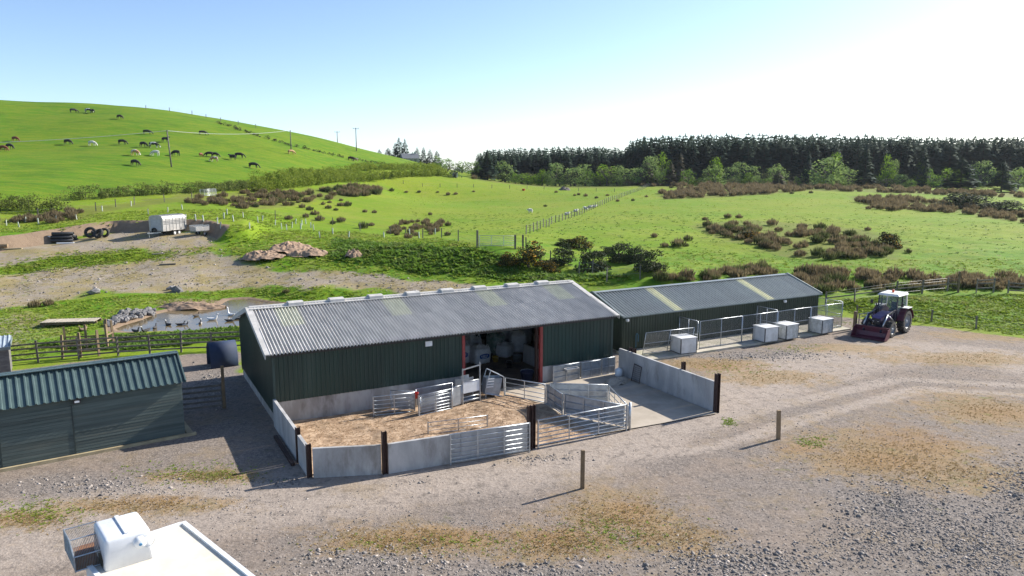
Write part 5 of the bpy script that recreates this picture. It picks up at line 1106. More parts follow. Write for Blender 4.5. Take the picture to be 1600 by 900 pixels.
def plant(name, pair, label, cat, p, sx, sz, group, rz=None, parts=('crown', 'trunk')):
    o = thing(name, label, cat, p, random.uniform(0, 6.28) if rz is None else rz, group); put(parts[0], pair[0], o, (0,0,0), (0,0,0), (sx, sx, sz)); put(parts[1], pair[1], o, (0,0,0), (0,0,0), (sx, sx, sz)); return o
# --- spruce plantation: front rows as single trees, the mass behind as one wood
def depth_pt(px, d):
    r = ray(px, 280); x = r[0]*d/r[1]; return Vector((x, d, hz(x, d)))
def far_pt(px, py, d): r = ray(px, py); x = r[0]*d/r[1]; return Vector((x, d, hz(x, d)))
def top_h(px, py, d): r = ray(px, py); return CAM_H+r[2]*d/r[1]
def skyl(px):
    return np.interp(px, [735,760,800,860,930,975,983,1000,1060,1150,1300,1450,1600,1750], [244,234,231,230,227,232,219,214,211,209,210,213,213,214])
nfr = 0; mass = []; ii = 0
px = 752.0
front_l = []
while px < 1640:
    left = px < 980; d = (322 if left else 288)+random.uniform(-4, 4); p = depth_pt(px, d); h = (top_h(px, skyl(px), d)-p.z)*random.uniform(.80, .97)
    front_l.append((px, d, h)); px += 9.5 if left else 8.5
spr = []
for k, (px, d, h) in enumerate(front_l):
    p = depth_pt(px, d); spr.append(plant('spruce_tree', CON[k % 3][:2], 'dark spruce in the front row of the plantation', 'tree', p, h*random.uniform(1.7, 2.3), h, 'spruces of the plantation edge'))
for row in range(1, 15):
    px = 745+random.uniform(0, 8)
    while px < 1720:
        left = px < 978; d = (322 if left else 288)+row*5.5+random.uniform(-2, 2); p = depth_pt(px, d)
        h = max(6, (top_h(px, skyl(px), d)-p.z)*random.uniform(.90, 1.0)) if row > 2 else (top_h(px, skyl(px), d)-p.z)*random.uniform(.86, 1.0)
        mass.append((p, h*random.uniform(.93, 1.05), h*random.uniform(1.6, 2.2))); px += random.uniform(8, 13)
MC = [make_conifer('m', 400+i, 'dark', 14, 6, .19)[2] for i in range(3)]; parts_ = []
for k, (p, h, w) in enumerate(mass):
    v, f = MC[k % 3]; a = random.uniform(0, 6.28); ca, sa = math.cos(a), math.sin(a); q = np.stack([(v[:, 0]*ca-v[:, 1]*sa)*w+p.x, (v[:, 0]*sa+v[:, 1]*ca)*w+p.y, v[:, 2]*h+p.z], -1); parts_.append((q, f))
Vm, Fm = join(parts_); tag(put('spruce_wood', setmesh('spruce_wood', Vm, Fm, lm['dark'])), 'dense dark spruce wood behind the plantation edge', None, None, 'stuff')
# (the front-row spruces get their labels once the bushes before them are known)
# --- bushes and small trees along the wood
BL = [(815,281,60,15,'bright','low bright green bush at the left of the wood edge'),(842,281,46,14,'bright','second low bright green bush at the wood edge'),(868,278,36,30,'pale','pale rounded willow left of the pasture fence end'),(892,281,30,18,'olive','small olive bush right of the pale willow'),(915,280,40,22,'broad','green bush in the middle of the left wood edge'),
 (948,279,38,24,'olive','olive willow bush left of the fence end'),(975,280,40,26,'pale','pale bush beside the rusty conifers'),(1015,270,44,34,'pale','tall pale tree above the rusty conifer'),(1036,262,26,28,'bright','bright green tree top rising beside the pale tree'),(1035,283,22,22,'pale','small pale bush under the bright tree'),
 (1076,281,28,26,'broad','green bush with yellow gorse at its foot'),(1118,262,26,30,'bright','bright slender tree standing before the tall spruces'),(1143,281,34,30,'pale','pale loose tree right of the slender one'),(1170,284,48,36,'pale','wide pale willow in the middle of the wood edge'),(1192,285,30,22,'olive','small olive bush right of the wide willow'),(1215,285,36,34,'pale','pale leafy tree left of the broad light tree'),
 (1292,273,74,40,'pale','broad light green tree before the dark wood'),(1303,256,32,22,'bright','bright tree top behind the broad light tree'),(1272,290,36,18,'olive','low round olive bush under the broad tree'),(1306,290,34,18,'olive','second low round olive bush under the broad tree'),(1386,258,30,26,'bright','light green tree top high in the dark wood'),(1396,264,20,22,'pale','small pale tree beside the high light tree top'),
 (1444,271,28,20,'broad','green bush between the two dark conifers'),(1442,292,24,18,'bright','bright yellow green bush at the field edge'),(1420,286,26,16,'olive','small olive bush left of the bright yellow green one'),(1532,292,48,52,'pale','tall pale tree between the dark round conifers'),(1590,296,40,40,'pale','pale tree at the right edge of the wood'),(1240,287,30,16,'bramble','brown bramble bush at the field edge'),
 (1385,292,40,16,'bramble','wide brown bramble before the wood'),(1470,292,36,18,'bramble','brown bramble left of the round dark conifer'),(1100,287,40,12,'bramble','low bramble with gorse in the middle of the wood edge'),(1340,293,24,12,'bramble','low bramble at the foot of the tall dark conifer'),
 (688,264,24,22,'broad','green tree at the right of the cottage trees'),(702,262,20,18,'broad','rounded green tree beyond the hedge end'),(722,264,34,18,'bright','bright bushes left of the dark wood corner'),(738,268,30,20,'broad','green bush touching the dark wood corner'),(712,278,26,20,'dark','dark rounded bush by the white hut'),(700,268,26,10,'olive','low olive bush behind the hedge end'),(675,263,16,9,'olive','small olive bush on the hill foot')]
for px, py, w, h, kd, lab in BL:
    p = g(px, py)
    if p.y > 262 and px > 745: p = depth_pt(px, 262+(int(px*7) % 17))
    elif p.y > 300: p = far_pt(px, py, 292)
    d = p.y; ww, hh = pxw(w, p)*1.3, max(1.5, top_h(px, py-h, d)-p.z)*1.03
    plant('bush' if h < 24 else 'broadleaf_tree', BUSH[kd][int(px) % 3], lab, 'bush' if h < 24 else 'tree', p, ww, hh/.9, 'bushes and trees along the wood edge')
CONL = [(1010,288,44,34,CONB,'rusty brown rounded conifer at the fence end'),(1048,284,26,30,CONB,'grey brown conifer right of the rounded rusty one'),(1062,276,26,36,CONB,'taller brown conifer in front of the spruces'),(1350,293,54,62,CON,'tall dark spruce standing out before the wood'),(1440,275,52,44,CON,'dark spruce standing before the wood, right of the tall one'),
    (1500,299,66,50,CONR,'wide dark rounded conifer near the right edge'),(1564,300,44,48,CONR,'dark rounded conifer at the right edge'),(762,279,34,44,CONR,'dark conifer at the left corner of the wood'),(790,280,26,42,CONR,'dark conifer next to the left corner of the wood'),(746,276,24,22,CONR,'small dark conifer at the very corner of the wood'),(1215,292,26,26,CONB,'small brown conifer before the spruces'),(1262,268,24,30,CON,'small spruce left of the broad light tree')]
for px, py, w, h, md, lab in CONL:
    p = g(px, py)
    if p.y > 268: p = depth_pt(px, 262+(int(px*5) % 13))
    hh = max(2, top_h(px, py-h, p.y)-p.z)*1.03; ww = pxw(w, p)*(2.3 if md is not CONR else 1.7); plant('conifer', md[int(px) % len(md)][:2], lab, 'tree', p, ww, hh, 'single conifers along the wood edge')
import re
ref = {}
for q in BL+CONL:
    if q[0] > 745:
        sh_ = re.split(r' (?:at|in|before|right|left|beside|with|rising|standing|above|between|under|behind|touching|by|near|next|high|top) ', q[5])[0]
        if len(sh_.split()) > 1: ref.setdefault(sh_, []).append(q[0])
ref = sorted((v[0], k) for k, v in ref.items() if len(v) == 1); used_ = {}
for (px, d, h), o in zip(front_l, spr):
    bx, nm_r = min(ref, key=lambda r: abs(r[0]-px)); used_.setdefault((nm_r, px >= bx), []).append((abs(px-bx), o))
for (nm_r, rt), lst in used_.items():
    for (dd, o), w_ in zip(sorted(lst, key=lambda t: t[0]), ('nearest', 'second', 'third', 'fourth', 'fifth', 'sixth', 'seventh', 'eighth', 'ninth', 'tenth')): o['label'] = 'front row plantation spruce, %s on the %s of the %s' % (w_, 'right' if rt else 'left', nm_r)
kinds_ = ['pale', 'broad', 'olive', 'bright', 'pale', 'broad']
for k in range(46):
    px = 790+k*18+random.uniform(-7, 7); kd = kinds_[k % 6]; h_ = random.uniform(13, 27) if k % 3 else random.uniform(24, 40); w_ = h_*random.uniform(1.0, 1.6); d = 264+random.uniform(0, 16); p = depth_pt(px, d)
    nmk = {'pale': 'pale green bush', 'broad': 'mid green bush', 'olive': 'olive green bush', 'bright': 'yellow green bush'}[kd]
    plant('bush', BUSH[kd][k % 3], nmk+' in the leafy belt at the foot of the '+('left lower' if px < 980 else 'right taller')+' spruce block', 'bush', p, pxw(w_, p)*1.2, pxw(h_, p)/.9, nmk+' belt '+('left' if px < 980 else 'right'))
# cottage and its pines on the far slope
p = far_pt(640, 250, 318); p.z = top_h(640, 257, 318); ct = thing('cottage', 'far grey roofed cottage half hidden among pines', 'house', p, .4)
MB().box((0,0,1.3),(7,4.5,2.6)).build('wall', concrete_dirty, ct); m = MB(); m.add([(-3.7,-2.5,2.5),(3.7,-2.5,2.5),(3.7,2.5,2.5),(-3.7,2.5,2.5),(-3.7,0,4.6),(3.7,0,4.6)], [(0,1,5,4),(2,3,4,5),(1,2,5),(3,0,4),(0,3,2,1)]); rf = m.build('roof', pm('slate_roof', (.16,.17,.19), (.12,.13,.15), 3, .8), ct); MB().box((2.4,0,4.7),(.7,.6,1.2)).build('chimney', concrete, rf)
for x in (-2, 1.8): w_ = MB().box((x,-2.26,1.5),(1.0,.06,1.1)).build('window', edge, ct); MB().box((x,-2.30,1.5),(.85,.03,.95)).build('pane', cabglass, w_)
MB().box((0,-2.26,1.0),(.9,.06,2.0)).build('door', edge, ct)
for k, (px, py, w, h) in enumerate([(607,247,26,16),(624,248,30,33),(618,247,22,24),(633,249,24,32),(652,252,22,22),(662,253,20,24),(672,255,24,22),(683,257,26,22),(593,242,18,9),(645,251,16,14)]):
    d = 322+(k % 3)*5; p = far_pt(px, py, d); zt = top_h(px, py-h, d); p.z = min(p.z, top_h(px, py, d)); hh = zt-p.z
    lab = ['low dark pine left of the tall pines','tallest dark pine by the cottage','dark pine leaning on the tallest one','tall pine right of the tallest one','thin pine right of the cottage','second thin pine right of the cottage','dark pine at the middle right of the cottage clump','rounded dark pine at the right end of the cottage clump','tiny dark shrub where the skyline meets the pines','small pine just right of the cottage'][k]
    plant('pine_tree', CONR[k % 2][:2], lab, 'tree', p, pxw(w, p)*1.5, hh, 'pines round the cottage')
# --- hedges
def hedge(label, pts, wd, ht, kind, per_m, leaf, seed):
    rs = np.random.default_rng(seed); P = [g(*q) for q in pts]; V_, F_ = [], []; o = thing('hedge', label, 'hedge', P[0], 0); parts_ = []
    for a, b in zip(P[:-1], P[1:]):
        L_ = (b-a).length; n = max(1, int(L_/.9))
        for i in range(n):
            c = a+(b-a)*((i+rs.uniform(0, 1))/n); z = hz(c.x, c.y); s = rs.uniform(.55, 1.35); parts_.append(crown(rs, [(c.x+rs.normal(0,.4), c.y+rs.normal(0,.4), z+ht*.40*s, wd*.6*s, wd*.5*s, ht*.52*s)], int(per_m*.95), leaf))
    Vv, Ff = join(parts_); Vv -= np.array(P[0]); put('foliage', setmesh('foliage', Vv, Ff, lm[kind]), o)
    for a, b in zip(P[:-1], P[1:]):                       # a few stems show at the foot
        n = max(1, int((b-a).length/4)); m = MB()
        for i in range(n): c = a+(b-a)*((i+.5)/n)-P[0]; m.tube(c-Vector((0,0,.2)), c+Vector((.1,0,ht*.6)), .07, 5, .03)
        tag(m.build('stems', bark, o), kind='stuff')
hedge('front hedge of round yellow green bushes at the foot of the hill', [(398,300),(450,294),(500,288),(550,283),(600,279),(650,276),(697,275)], 2.8, 2.7, 'hedge', 300, .30, 1)
hedge('rear hedge of yellow green bushes on the hill foot', [(400,286),(480,276),(560,267),(620,265),(685,266)], 2.6, 2.2, 'hedge', 240, .30, 2)
hedge('dull green hedge running left along the foot of the hill', [(400,292),(330,300),(270,303),(200,307),(110,313)], 2.4, 1.9, 'hedge2', 300, .24, 3)
hedge('thick grey green scrub hedge at the left edge below the hill', [(-30,330),(30,327),(60,333),(100,330)], 2.8, 2.4, 'hedge2', 380, .22, 4); hedge('low dark hedge crossing the hill below the skyline', [(340,192),(400,212),(450,227),(520,243),(600,257)], 1.0, .8, 'bramble', 40, .28, 5)
# --- gorse and brambles behind the sheds
GB = [make_bush('g', 500+i, 'gorse', 1, .75, 2600, .055, 18) for i in range(3)]; GF = [make_bush('gf', 520+i, 'gorsef', 1, .8, 2600, .055, 18) for i in range(2)]
for px, py, w, h, md, lab in [(825,418,66,36,GF,'orange flowering gorse bush behind the barn ridge'),(795,415,34,20,GF,'small flowering gorse left of the big orange one'),(880,414,46,30,GB,'dark gorse bush right of the flowering one'),(925,424,58,36,GB,'large dark gorse bush beyond the barn end'),(905,388,50,18,GF,'low gorse with a few flowers in the pasture edge'),(882,385,30,12,GB,'flat dark gorse left of the low flowering one'),
   (968,410,50,32,GB,'dark gorse bush, left of the pair in the pasture corner'),(1010,424,56,36,GB,'dark gorse bush, right of the pair in the pasture corner'),(990,412,40,26,GB,'dark gorse bush squeezed between the pair'),(950,398,30,14,GB,'small gorse above the pair in the pasture corner'),(1390,388,44,26,GF,'yellow flowering gorse beside the big rush patch'),
   (1510,325,90,22,GB,'long dark gorse at the right pasture edge'),(1505,320,40,14,GF,'yellow topped gorse at the right pasture edge'),(1570,332,70,18,GB,'dark gorse running to the right picture edge'),(860,425,36,18,GF,'sparse flowering gorse against the barn end'),(1270,287,30,8,GF,'yellow gorse at the foot of the wood, right'),(1090,285,36,10,GF,'yellow gorse at the foot of the wood, middle'),(990,287,20,6,GF,'tiny yellow gorse at the fence end'),(1172,372,60,12,GF,'brown yellow gorse at the left of the big rush patch')]:
    p = g(px, py); plant('gorse_bush', md[int(px) % len(md)], lab, 'gorse', p, pxw(w, p)*1.1, pxw(h, p)*1.15/.75, 'gorse bushes')
# --- rush tussocks
def rushmat():
    m = bpy.data.materials.new('rush_blades'); t, b = nt(m); gg = t.nodes.new('ShaderNodeNewGeometry'); v = t.nodes.new('ShaderNodeTexCoord'); s = t.nodes.new('ShaderNodeSeparateXYZ'); t.links.new(v.outputs['Object'], s.inputs[0])
    oi = t.nodes.new('ShaderNodeObjectInfo'); isl = gg.outputs['Random Per Island']
    brown = mixc(t, isl, (.125,.096,.052), (.27,.212,.120)); green = mixc(t, isl, (.055,.075,.025), (.12,.135,.05)); f = ramp(t, mth(t, 'ADD', s.outputs['Z'], mth(t, 'MULTIPLY', mth(t, 'SUBTRACT', oi.outputs['Random'], .5), .8)), .12, .60)
    t.links.new(mixc(t, f, green, brown), b.inputs['Base Color']); b.inputs['Roughness'].default_value = .8; b.inputs['Specular IOR Level'].default_value = .2; MATS['rush'] = m; return m
rushm = rushmat()
def thin(m, k):
    """let light through thin blades"""
    t = m.node_tree; b = t.nodes['Principled BSDF']; tr = t.nodes.new('ShaderNodeBsdfTranslucent'); t.links.new(b.inputs['Base Color'].links[0].from_socket, tr.inputs['Color']); mx = t.nodes.new('ShaderNodeMixShader'); mx.inputs[0].default_value = k
    t.links.new(b.outputs[0], mx.inputs[1]); t.links.new(tr.outputs[0], mx.inputs[2]); t.links.new(mx.outputs[0], t.nodes['Material Output'].inputs['Surface']); return m
thin(rushm, .35)
def rush_geo(seed, n=150):
    rs = np.random.default_rng(seed); a = rs.uniform(0, 6.28, n); r = rs.random(n)**.55*.40; base = np.stack([np.cos(a)*r, np.sin(a)*r, np.zeros(n)], -1); a2 = a+rs.normal(0, .5, n); ln = rs.uniform(.55, 1.0, n)*(.95-1.0*r); tip = base+np.stack([np.cos(a2)*(.05+r*.45)*rs.uniform(.3,1.1,n), np.sin(a2)*(.05+r*.45)*rs.uniform(.3,1.1,n), ln], -1)
    mid = base*.45+tip*.55+np.array([0,0,.05]); sd_ = np.stack([-np.sin(a2+rs.normal(0,1,n)), np.cos(a2+rs.normal(0,1,n)), np.zeros(n)], -1)*.030
    return np.stack([base-sd_*.6, mid-sd_, tip, mid+sd_], 1).reshape(-1, 3), np.arange(4*n).reshape(-1, 4)
RG = [rush_geo(600+i) for i in range(5)]; RM = [setmesh('rush_tussock', v, f, rushm) for v, f in RG]
spots = []
def rz_(lab, pts): spots.extend([(x, y, s, lab) for x, y, s in pts])
for q_, lab in (((1022,371,9),'lone rush tussock highest of the four near the pasture corner gorse'),((1038,386,11),'rush tussock just left of the biggest tussock in the pasture corner'),((1060,386,20),'biggest rush tussock of the small group in the pasture corner'),((1075,376,13),'rush tussock behind the biggest one in the pasture corner'),((1072,385,8),'smallest rush tussock touching the biggest one in the pasture corner'),((1101,344,8),'rush tussock alone left of the pair above the big rush patch'),((1137,341,10),'left rush tussock of the pair above the big rush patch'),((1155,341,10),'right rush tussock of the pair above the big rush patch'),((1356,360,9),'lone rush tussock above the yellow gorse of the big patch'),((1419,395,9),'lone rush tussock right of the big rush patch'),((1318,428,12),'lone rush tussock above the thick stand behind the kennel shed'),((1357,327,8),'rush tussock at the left tip of the right hand rush belt')): rz_(lab, [q_])
rz_('rush tussock scattered over the far pasture', [(1049,294,6),(1074,298,6),(1010,308,5),(989,314,5),(965,315,5),(949,306,5),(932,310,5),(915,307,6),(904,305,5),(898,306,4),(852,323,5),(869,301,5),(1237,303,6),(1267,302,6),(1358,309,7),(700,305,6),(712,304,6),(684,301,4),(740,300,4),(635,301,5),(655,301,5),(612,299,7),(566,303,6)])
rz_('rush tussock in the left pasture below the long hedge', [(455,321,9),(472,325,9),(484,329,10),(492,336,12),(482,328,7),(513,326,9),(532,322,9),(543,322,11),(525,329,7),(505,320,6),(570,332,7),(585,333,7),(400,324,8),(427,318,8),(466,317,6),(415,317,6),(567,305,6),(480,316,9),(515,317,6),(533,314,6),(490,310,8),(500,308,8),(699,368,9),(700,353,9),(690,347,8),(672,336,6),(533,347,12),(520,350,8),(451,343,11),(500,345,13),(478,340,9),(568,357,14),(580,353,9)])
rz_('reddish rush tussock by the lower dirt track', [(54,480,15),(76,477,13)])
rz_('rush tussock on the grass above the pond', [(447,458,10)])
rz_('rush tussock in the row behind the fence and tractor', [(1395,456,18),(1412,452,16),(1432,455,20),(1448,450,16),(1468,452,18),(1490,452,16),(1508,450,16),(1525,447,22),(1548,452,18),(1385,450,14),(1372,458,16),(1358,450,14)])
def in_patch(poly, n, s0, s1, lab):
    poly = np.array(poly, float); k = 0
    while k < n:
        x, y = random.uniform(poly[:,0].min(), poly[:,0].max()), random.uniform(poly[:,1].min(), poly[:,1].max())
        if sdpoly(np.array([x]), np.array([y]), poly)[0] < 0: spots.append((x, y, random.uniform(s0, s1), lab)); k += 1
in_patch([(1095,354),(1150,352),(1190,362),(1235,380),(1222,402),(1180,384),(1120,368)], 30, 12, 20, 'rush tussock in the left half of the big rush patch'); in_patch([(1240,352),(1300,356),(1350,372),(1398,392),(1390,404),(1270,408),(1258,392),(1250,372)], 44, 12, 20, 'rush tussock in the right half of the big rush patch')
in_patch([(1238,432),(1290,424),(1330,440),(1335,456),(1280,458)], 26, 16, 26, 'rush tussock in the thick stand right of the kennel roof'); in_patch([(1000,440),(1060,436),(1130,428),(1200,420),(1205,432),(1100,440)], 16, 12, 22, 'rush tussock showing over the kennel shed roof')
in_patch([(400,312),(470,302),(560,293),(596,296),(590,305),(500,312),(410,324)], 50, 9, 14, 'rush tussock in the brown rush belt under the hedge')
for k, (x, y, s, lab) in enumerate(spots[:298]):
    p = g(x, y); w = pxw(s, p)*1.25; o = put('rush_tussock', RM[k % 5], None, p-Vector((0,0,.03)), (0,0,random.uniform(0,6)), (w, w, w*random.uniform(.75,1.05))); tag(o, lab, 'rushes', lab)
parts_ = []
def bed(poly, n, s0, s1):
    poly = np.array(poly, float); k = 0
    while k < n:
        x, y = random.uniform(poly[:,0].min(), poly[:,0].max()), random.uniform(poly[:,1].min(), poly[:,1].max())
        if sdpoly(np.array([x]), np.array([y]), poly)[0] < 0:
            p = g(x, y); w = pxw(random.uniform(s0, s1), p)*1.2; v, f = RG[k % 5]; parts_.append((v*np.array([w, w, w*.9])+np.array(p), f)); k += 1
bed([(1032,300),(1150,293),(1280,296),(1200,304),(1040,312)], 130, 8, 13); bed([(1330,308),(1420,312),(1600,338),(1600,350),(1500,334),(1360,328)], 130, 8, 14); bed([(745,276),(1000,284),(1300,289),(1600,304),(1600,310),(1300,299),(1000,291),(740,281)], 260, 6, 12)
bed([(300,311),(400,299),(480,300),(400,320),(330,322),(290,320)], 36, 8, 13); bed([(1095,352),(1240,350),(1350,370),(1400,395),(1380,405),(1262,406),(1180,384),(1110,366)], 50, 9, 16); bed([(1236,430),(1300,424),(1480,436),(1600,432),(1600,446),(1420,452),(1260,458)], 75, 11, 22); bed([(1010,440),(1060,434),(1160,426),(1200,420),(1210,432),(1100,440)], 22, 12, 22); bed([(330,318),(400,305),(500,298),(596,292),(590,304),(480,318),(400,330)], 45, 7, 12); bed([(590,362),(640,344),(690,350),(680,368),(640,374)], 50, 6, 12); bed([(1500,448),(1600,440),(1600,452),(1560,456)], 24, 12, 20); bed([(0,346),(120,330),(160,338),(60,352)], 40, 8, 14)
Vm, Fm = join(parts_); rb = put('rush_beds', setmesh('rush_beds', Vm, Fm, rushm)); tag(rb, 'brown beds of rushes across the far pasture', None, None, 'stuff')
# --- rough grass tufts
def grassmat(name, a, b_, c):
    m = bpy.data.materials.new(name); t, b = nt(m); gg = t.nodes.new('ShaderNodeNewGeometry'); v = coords(t, 'Object')
    col = mixc(t, gg.outputs['Random Per Island'], a, b_); col = mixc(t, mth(t, 'MULTIPLY', ramp(t, noise(t, .5, 4, .6, v), .5, .65), .6), col, c); t.links.new(col, b.inputs['Base Color']); b.inputs['Roughness'].default_value = .7; b.inputs['Specular IOR Level'].default_value = .2; return thin(m, .45)
def tufts(name, label, pts, sz, mat, blades=7, wide=.5, flat_=.38):
    """blade clumps: pts (n,3)"""
    n = len(pts); rs = np.random.default_rng(n); N = n*blades; P = np.repeat(pts, blades, 0); S_ = np.repeat(sz, blades)*rs.uniform(.6, 1.3, N); a = rs.uniform(0, 6.28, N); off = rs.uniform(0, .5, N)*S_; d = np.stack([np.cos(a), np.sin(a), np.zeros(N)], -1); base = P+d*off[:, None]; tip = base+d*(S_*rs.uniform(.3, .9, N))[:, None]+np.stack([np.zeros(N)]*2+[S_*flat_*rs.uniform(.5, 1.1, N)], -1)
    sd_ = np.stack([-d[:, 1], d[:, 0], np.zeros(N)], -1)*(S_*wide*.5)[:, None]; V_ = np.stack([base-sd_, base+sd_, tip], 1).reshape(-1, 3); o = put(name, setmesh(name, V_, np.arange(3*N).reshape(-1, 3), mat)); return tag(o, label, None, None, 'stuff')
def scatter(poly_px, n, keep=None):
    W_ = np.array(gpoly(poly_px)); x = rng.uniform(W_[:, 0].min(), W_[:, 0].max(), n*6); y = rng.uniform(W_[:, 1].min(), W_[:, 1].max(), n*6); ok = (sdpoly(x, y, W_) < 0) & (sdpoly(x, y, YARD) > .2) & (sdpoly(x, y, POND) > .3)
    ok &= (np.minimum(sdpoly(x, y, TRACK), sdpoly(x, y, PAD)) > rng.normal(.0, .9, len(x))); x, y = x[ok][:n], y[ok][:n]; return np.stack([x, y, height(x, y)-.02], -1)
gm1 = grassmat('rough_grass', (.17,.27,.022), (.30,.37,.055), (.34,.32,.11)); gm2 = grassmat('dark_weeds', (.085,.17,.02), (.16,.26,.04), (.13,.15,.05)); gm3 = grassmat('dry_grass', (.32,.21,.09), (.44,.32,.15), (.24,.20,.07))
A1 = scatter([(360,352),(560,362),(700,374),(760,392),(1000,432),(960,446),(800,446),(560,432),(420,420),(350,396)], 3800); tufts('rough_grass', 'rough green grass on the bank behind the barn', A1, rng.uniform(.18,.5,len(A1)), gm1)
A2 = scatter([(520,374),(760,392),(980,432),(900,440),(640,425),(520,405)], 1500); tufts('dark_weeds', 'dark nettles and weeds on the bank behind the barn', A2, rng.uniform(.25,.65,len(A2)), gm2, 9, .6, .5)
A3 = scatter([(0,345),(200,330),(480,340),(420,360),(300,352),(180,352),(0,368)], 2600); tufts('bank_grass', 'rough grass between the pad and the hill hedge', A3, rng.uniform(.2,.5,len(A3)), gm1)
A4 = scatter([(-40,465),(120,470),(300,455),(420,448),(560,456),(620,470),(420,478),(300,475),(180,500),(60,560),(-40,570)], 3600); tufts('pond_grass', 'lush grass round the pond', A4, rng.uniform(.12,.36,len(A4)), gm1)
A5 = scatter([(60,540),(200,548),(372,530),(372,512),(250,522),(150,528)], 1400); tufts('fence_weeds', 'green weeds along the rail fence by the pond', A5, rng.uniform(.2,.5,len(A5)), gm2, 9, .6, .45)
A6 = scatter([(1290,470),(1600,460),(1640,530),(1500,512),(1340,492)], 3600); tufts('field_edge_grass', 'lush grass right of the tractor', A6, rng.uniform(.12,.34,len(A6)), gm1)
A7 = scatter([(1050,445),(1300,455),(1500,458),(1600,450),(1600,405),(1300,405),(1100,390),(1000,400)], 2600); tufts('pasture_tufts', 'grass tufts in the pasture behind the kennel shed', A7, rng.uniform(.12,.36,len(A7)), gm1)
A8 = scatter([(640,330),(1000,330),(1600,350),(1600,400),(1000,395),(820,372),(700,362)], 2600); tufts('short_tufts', 'short darker tufts over the middle pasture', A8, rng.uniform(.12,.48,len(A8)), gm2, 6, .5, .3)
A9 = scatter([(600,285),(1000,291),(1320,302),(1600,345),(1300,340),(640,330)], 2200); tufts('far_tufts', 'short tufts over the far pasture', A9, rng.uniform(.18,.5,len(A9)), gm1, 5, .5, .3)
A10 = scatter([(0,398),(330,378),(330,415),(100,428),(0,445)], 1500); tufts('verge_grass', 'grass between the pad and the dirt track', A10, rng.uniform(.15,.4,len(A10)), gm1)
qx = rng.uniform(-50, 0, 12000); qy = rng.uniform(45, 82, 12000); okk = (np.minimum(sdpoly(qx, qy, TRACK), sdpoly(qx, qy, REST)) < .5) & (fbm(qx, qy, 4, 3, 8) > .5); q3 = np.stack([qx[okk], qy[okk], height(qx[okk], qy[okk])-.02], -1); tufts('dry_track_grass', 'dry yellow grass over the dirt track', q3, rng.uniform(.1,.3,len(q3)), grassmat('yellow_grass', (.30,.25,.10), (.42,.36,.17), (.24,.27,.06)), 6, .5, .3)
def yardpts(blobs, n, spread=1.0):
    out = []
    for cx, cy, rx, ry, k in blobs:
        x = cx+rng.normal(0, .42, int(n*k))*rx; y = cy+rng.normal(0, .42, int(n*k))*ry
        for a, b in zip(x, y):
            if b < 905 and b > 300: q = flat(a, b); out.append((q[0], q[1]))
    o = np.array(out); pen = sdpoly(o[:, 0], o[:, 1], [B(-.4,-8.3),B(18.5,-8.3),B(18.5,9.5),B(-.4,9.5)]) > 0; sh = sdpoly(o[:, 0], o[:, 1], [S(-3,-.3),S(6.6,-.3),S(6.6,2.8),S(-3,2.8)]) > 0; o = o[pen & sh & (sdpoly(o[:, 0], o[:, 1], YARD) < 0)]
    return np.concatenate([o, height(o[:, 0], o[:, 1])[:, None]], 1)
DB = [(960,805,110,40,1),(880,850,130,30,1),(640,845,170,26,1.1),(1390,710,170,45,1.6),(1480,740,130,30,.8),(1540,640,120,30,1),(1100,568,100,10,.5),(1200,590,110,12,.5),(220,790,150,16,.9),(40,812,90,18,.6),(330,745,100,12,.5),(1500,560,140,12,.7),(1050,840,100,30,.6)]
Y1 = yardpts(DB, 800); tufts('dry_weeds', 'dry brown weeds growing through the gravel', Y1, rng.uniform(.025,.085,len(Y1)), gm3, 6, .4, .45)
Y2 = yardpts([(60,800,90,25,.7),(300,740,130,25,.6),(1140,660,14,8,.25),(1150,575,90,12,.4),(1310,505,60,6,.3),(960,830,120,40,.5),(1270,690,30,10,.3),(700,850,200,20,.4),(340,742,60,10,.3),(1240,545,60,8,.3)], 500); tufts('green_weeds', 'small green weeds growing through the gravel', Y2, rng.uniform(.03,.10,len(Y2)), gm1, 6, .5, .4)
# --- loose stones
def stones(name, label, pts, sz, mat, seed=5):
    rs = np.random.default_rng(seed); n = len(pts); base = np.array([(1,0,0),(0,1,0),(-1,0,0),(0,-1,0),(0,0,.75),(0,0,-.5)], float); tri = np.array([(0,1,4),(1,2,4),(2,3,4),(3,0,4),(1,0,5),(2,1,5),(3,2,5),(0,3,5)])
    V_ = base[None]*rs.uniform(.55, 1.3, (n, 6, 1))*sz[:, None, None]; V_[:, 4, :2] += rs.uniform(-.4, .4, (n, 2))*sz[:, None]; a = rs.uniform(0, 6.28, n); c, s = np.cos(a)[:, None], np.sin(a)[:, None]
    x, y = V_[..., 0]*c-V_[..., 1]*s, V_[..., 0]*s+V_[..., 1]*c; V_ = np.stack([x, y, V_[..., 2]], -1)+pts[:, None]; F_ = (tri[None]+np.arange(n)[:, None, None]*6).reshape(-1, 3)
    return tag(put(name, setmesh(name, V_.reshape(-1, 3), F_, mat)), label, None, None, 'stuff')
def stonemat():
    m = bpy.data.materials.new('loose_stone'); t, b = nt(m); gg = t.nodes.new('ShaderNodeNewGeometry'); cr_ = t.nodes.new('ShaderNodeValToRGB'); e = cr_.color_ramp.elements; e[0].color = (.10,.092,.088,1); e[1].color = (.42,.37,.33,1); e[1].position = 1; x = e.new(.55); x.color = (.22,.20,.185,1); x = e.new(.8); x.color = (.29,.25,.22,1)
    t.links.new(gg.outputs['Random Per Island'], cr_.inputs[0]); t.links.new(cr_.outputs[0], b.inputs['Base Color']); b.inputs['Roughness'].default_value = .9; return m
stm = stonemat()
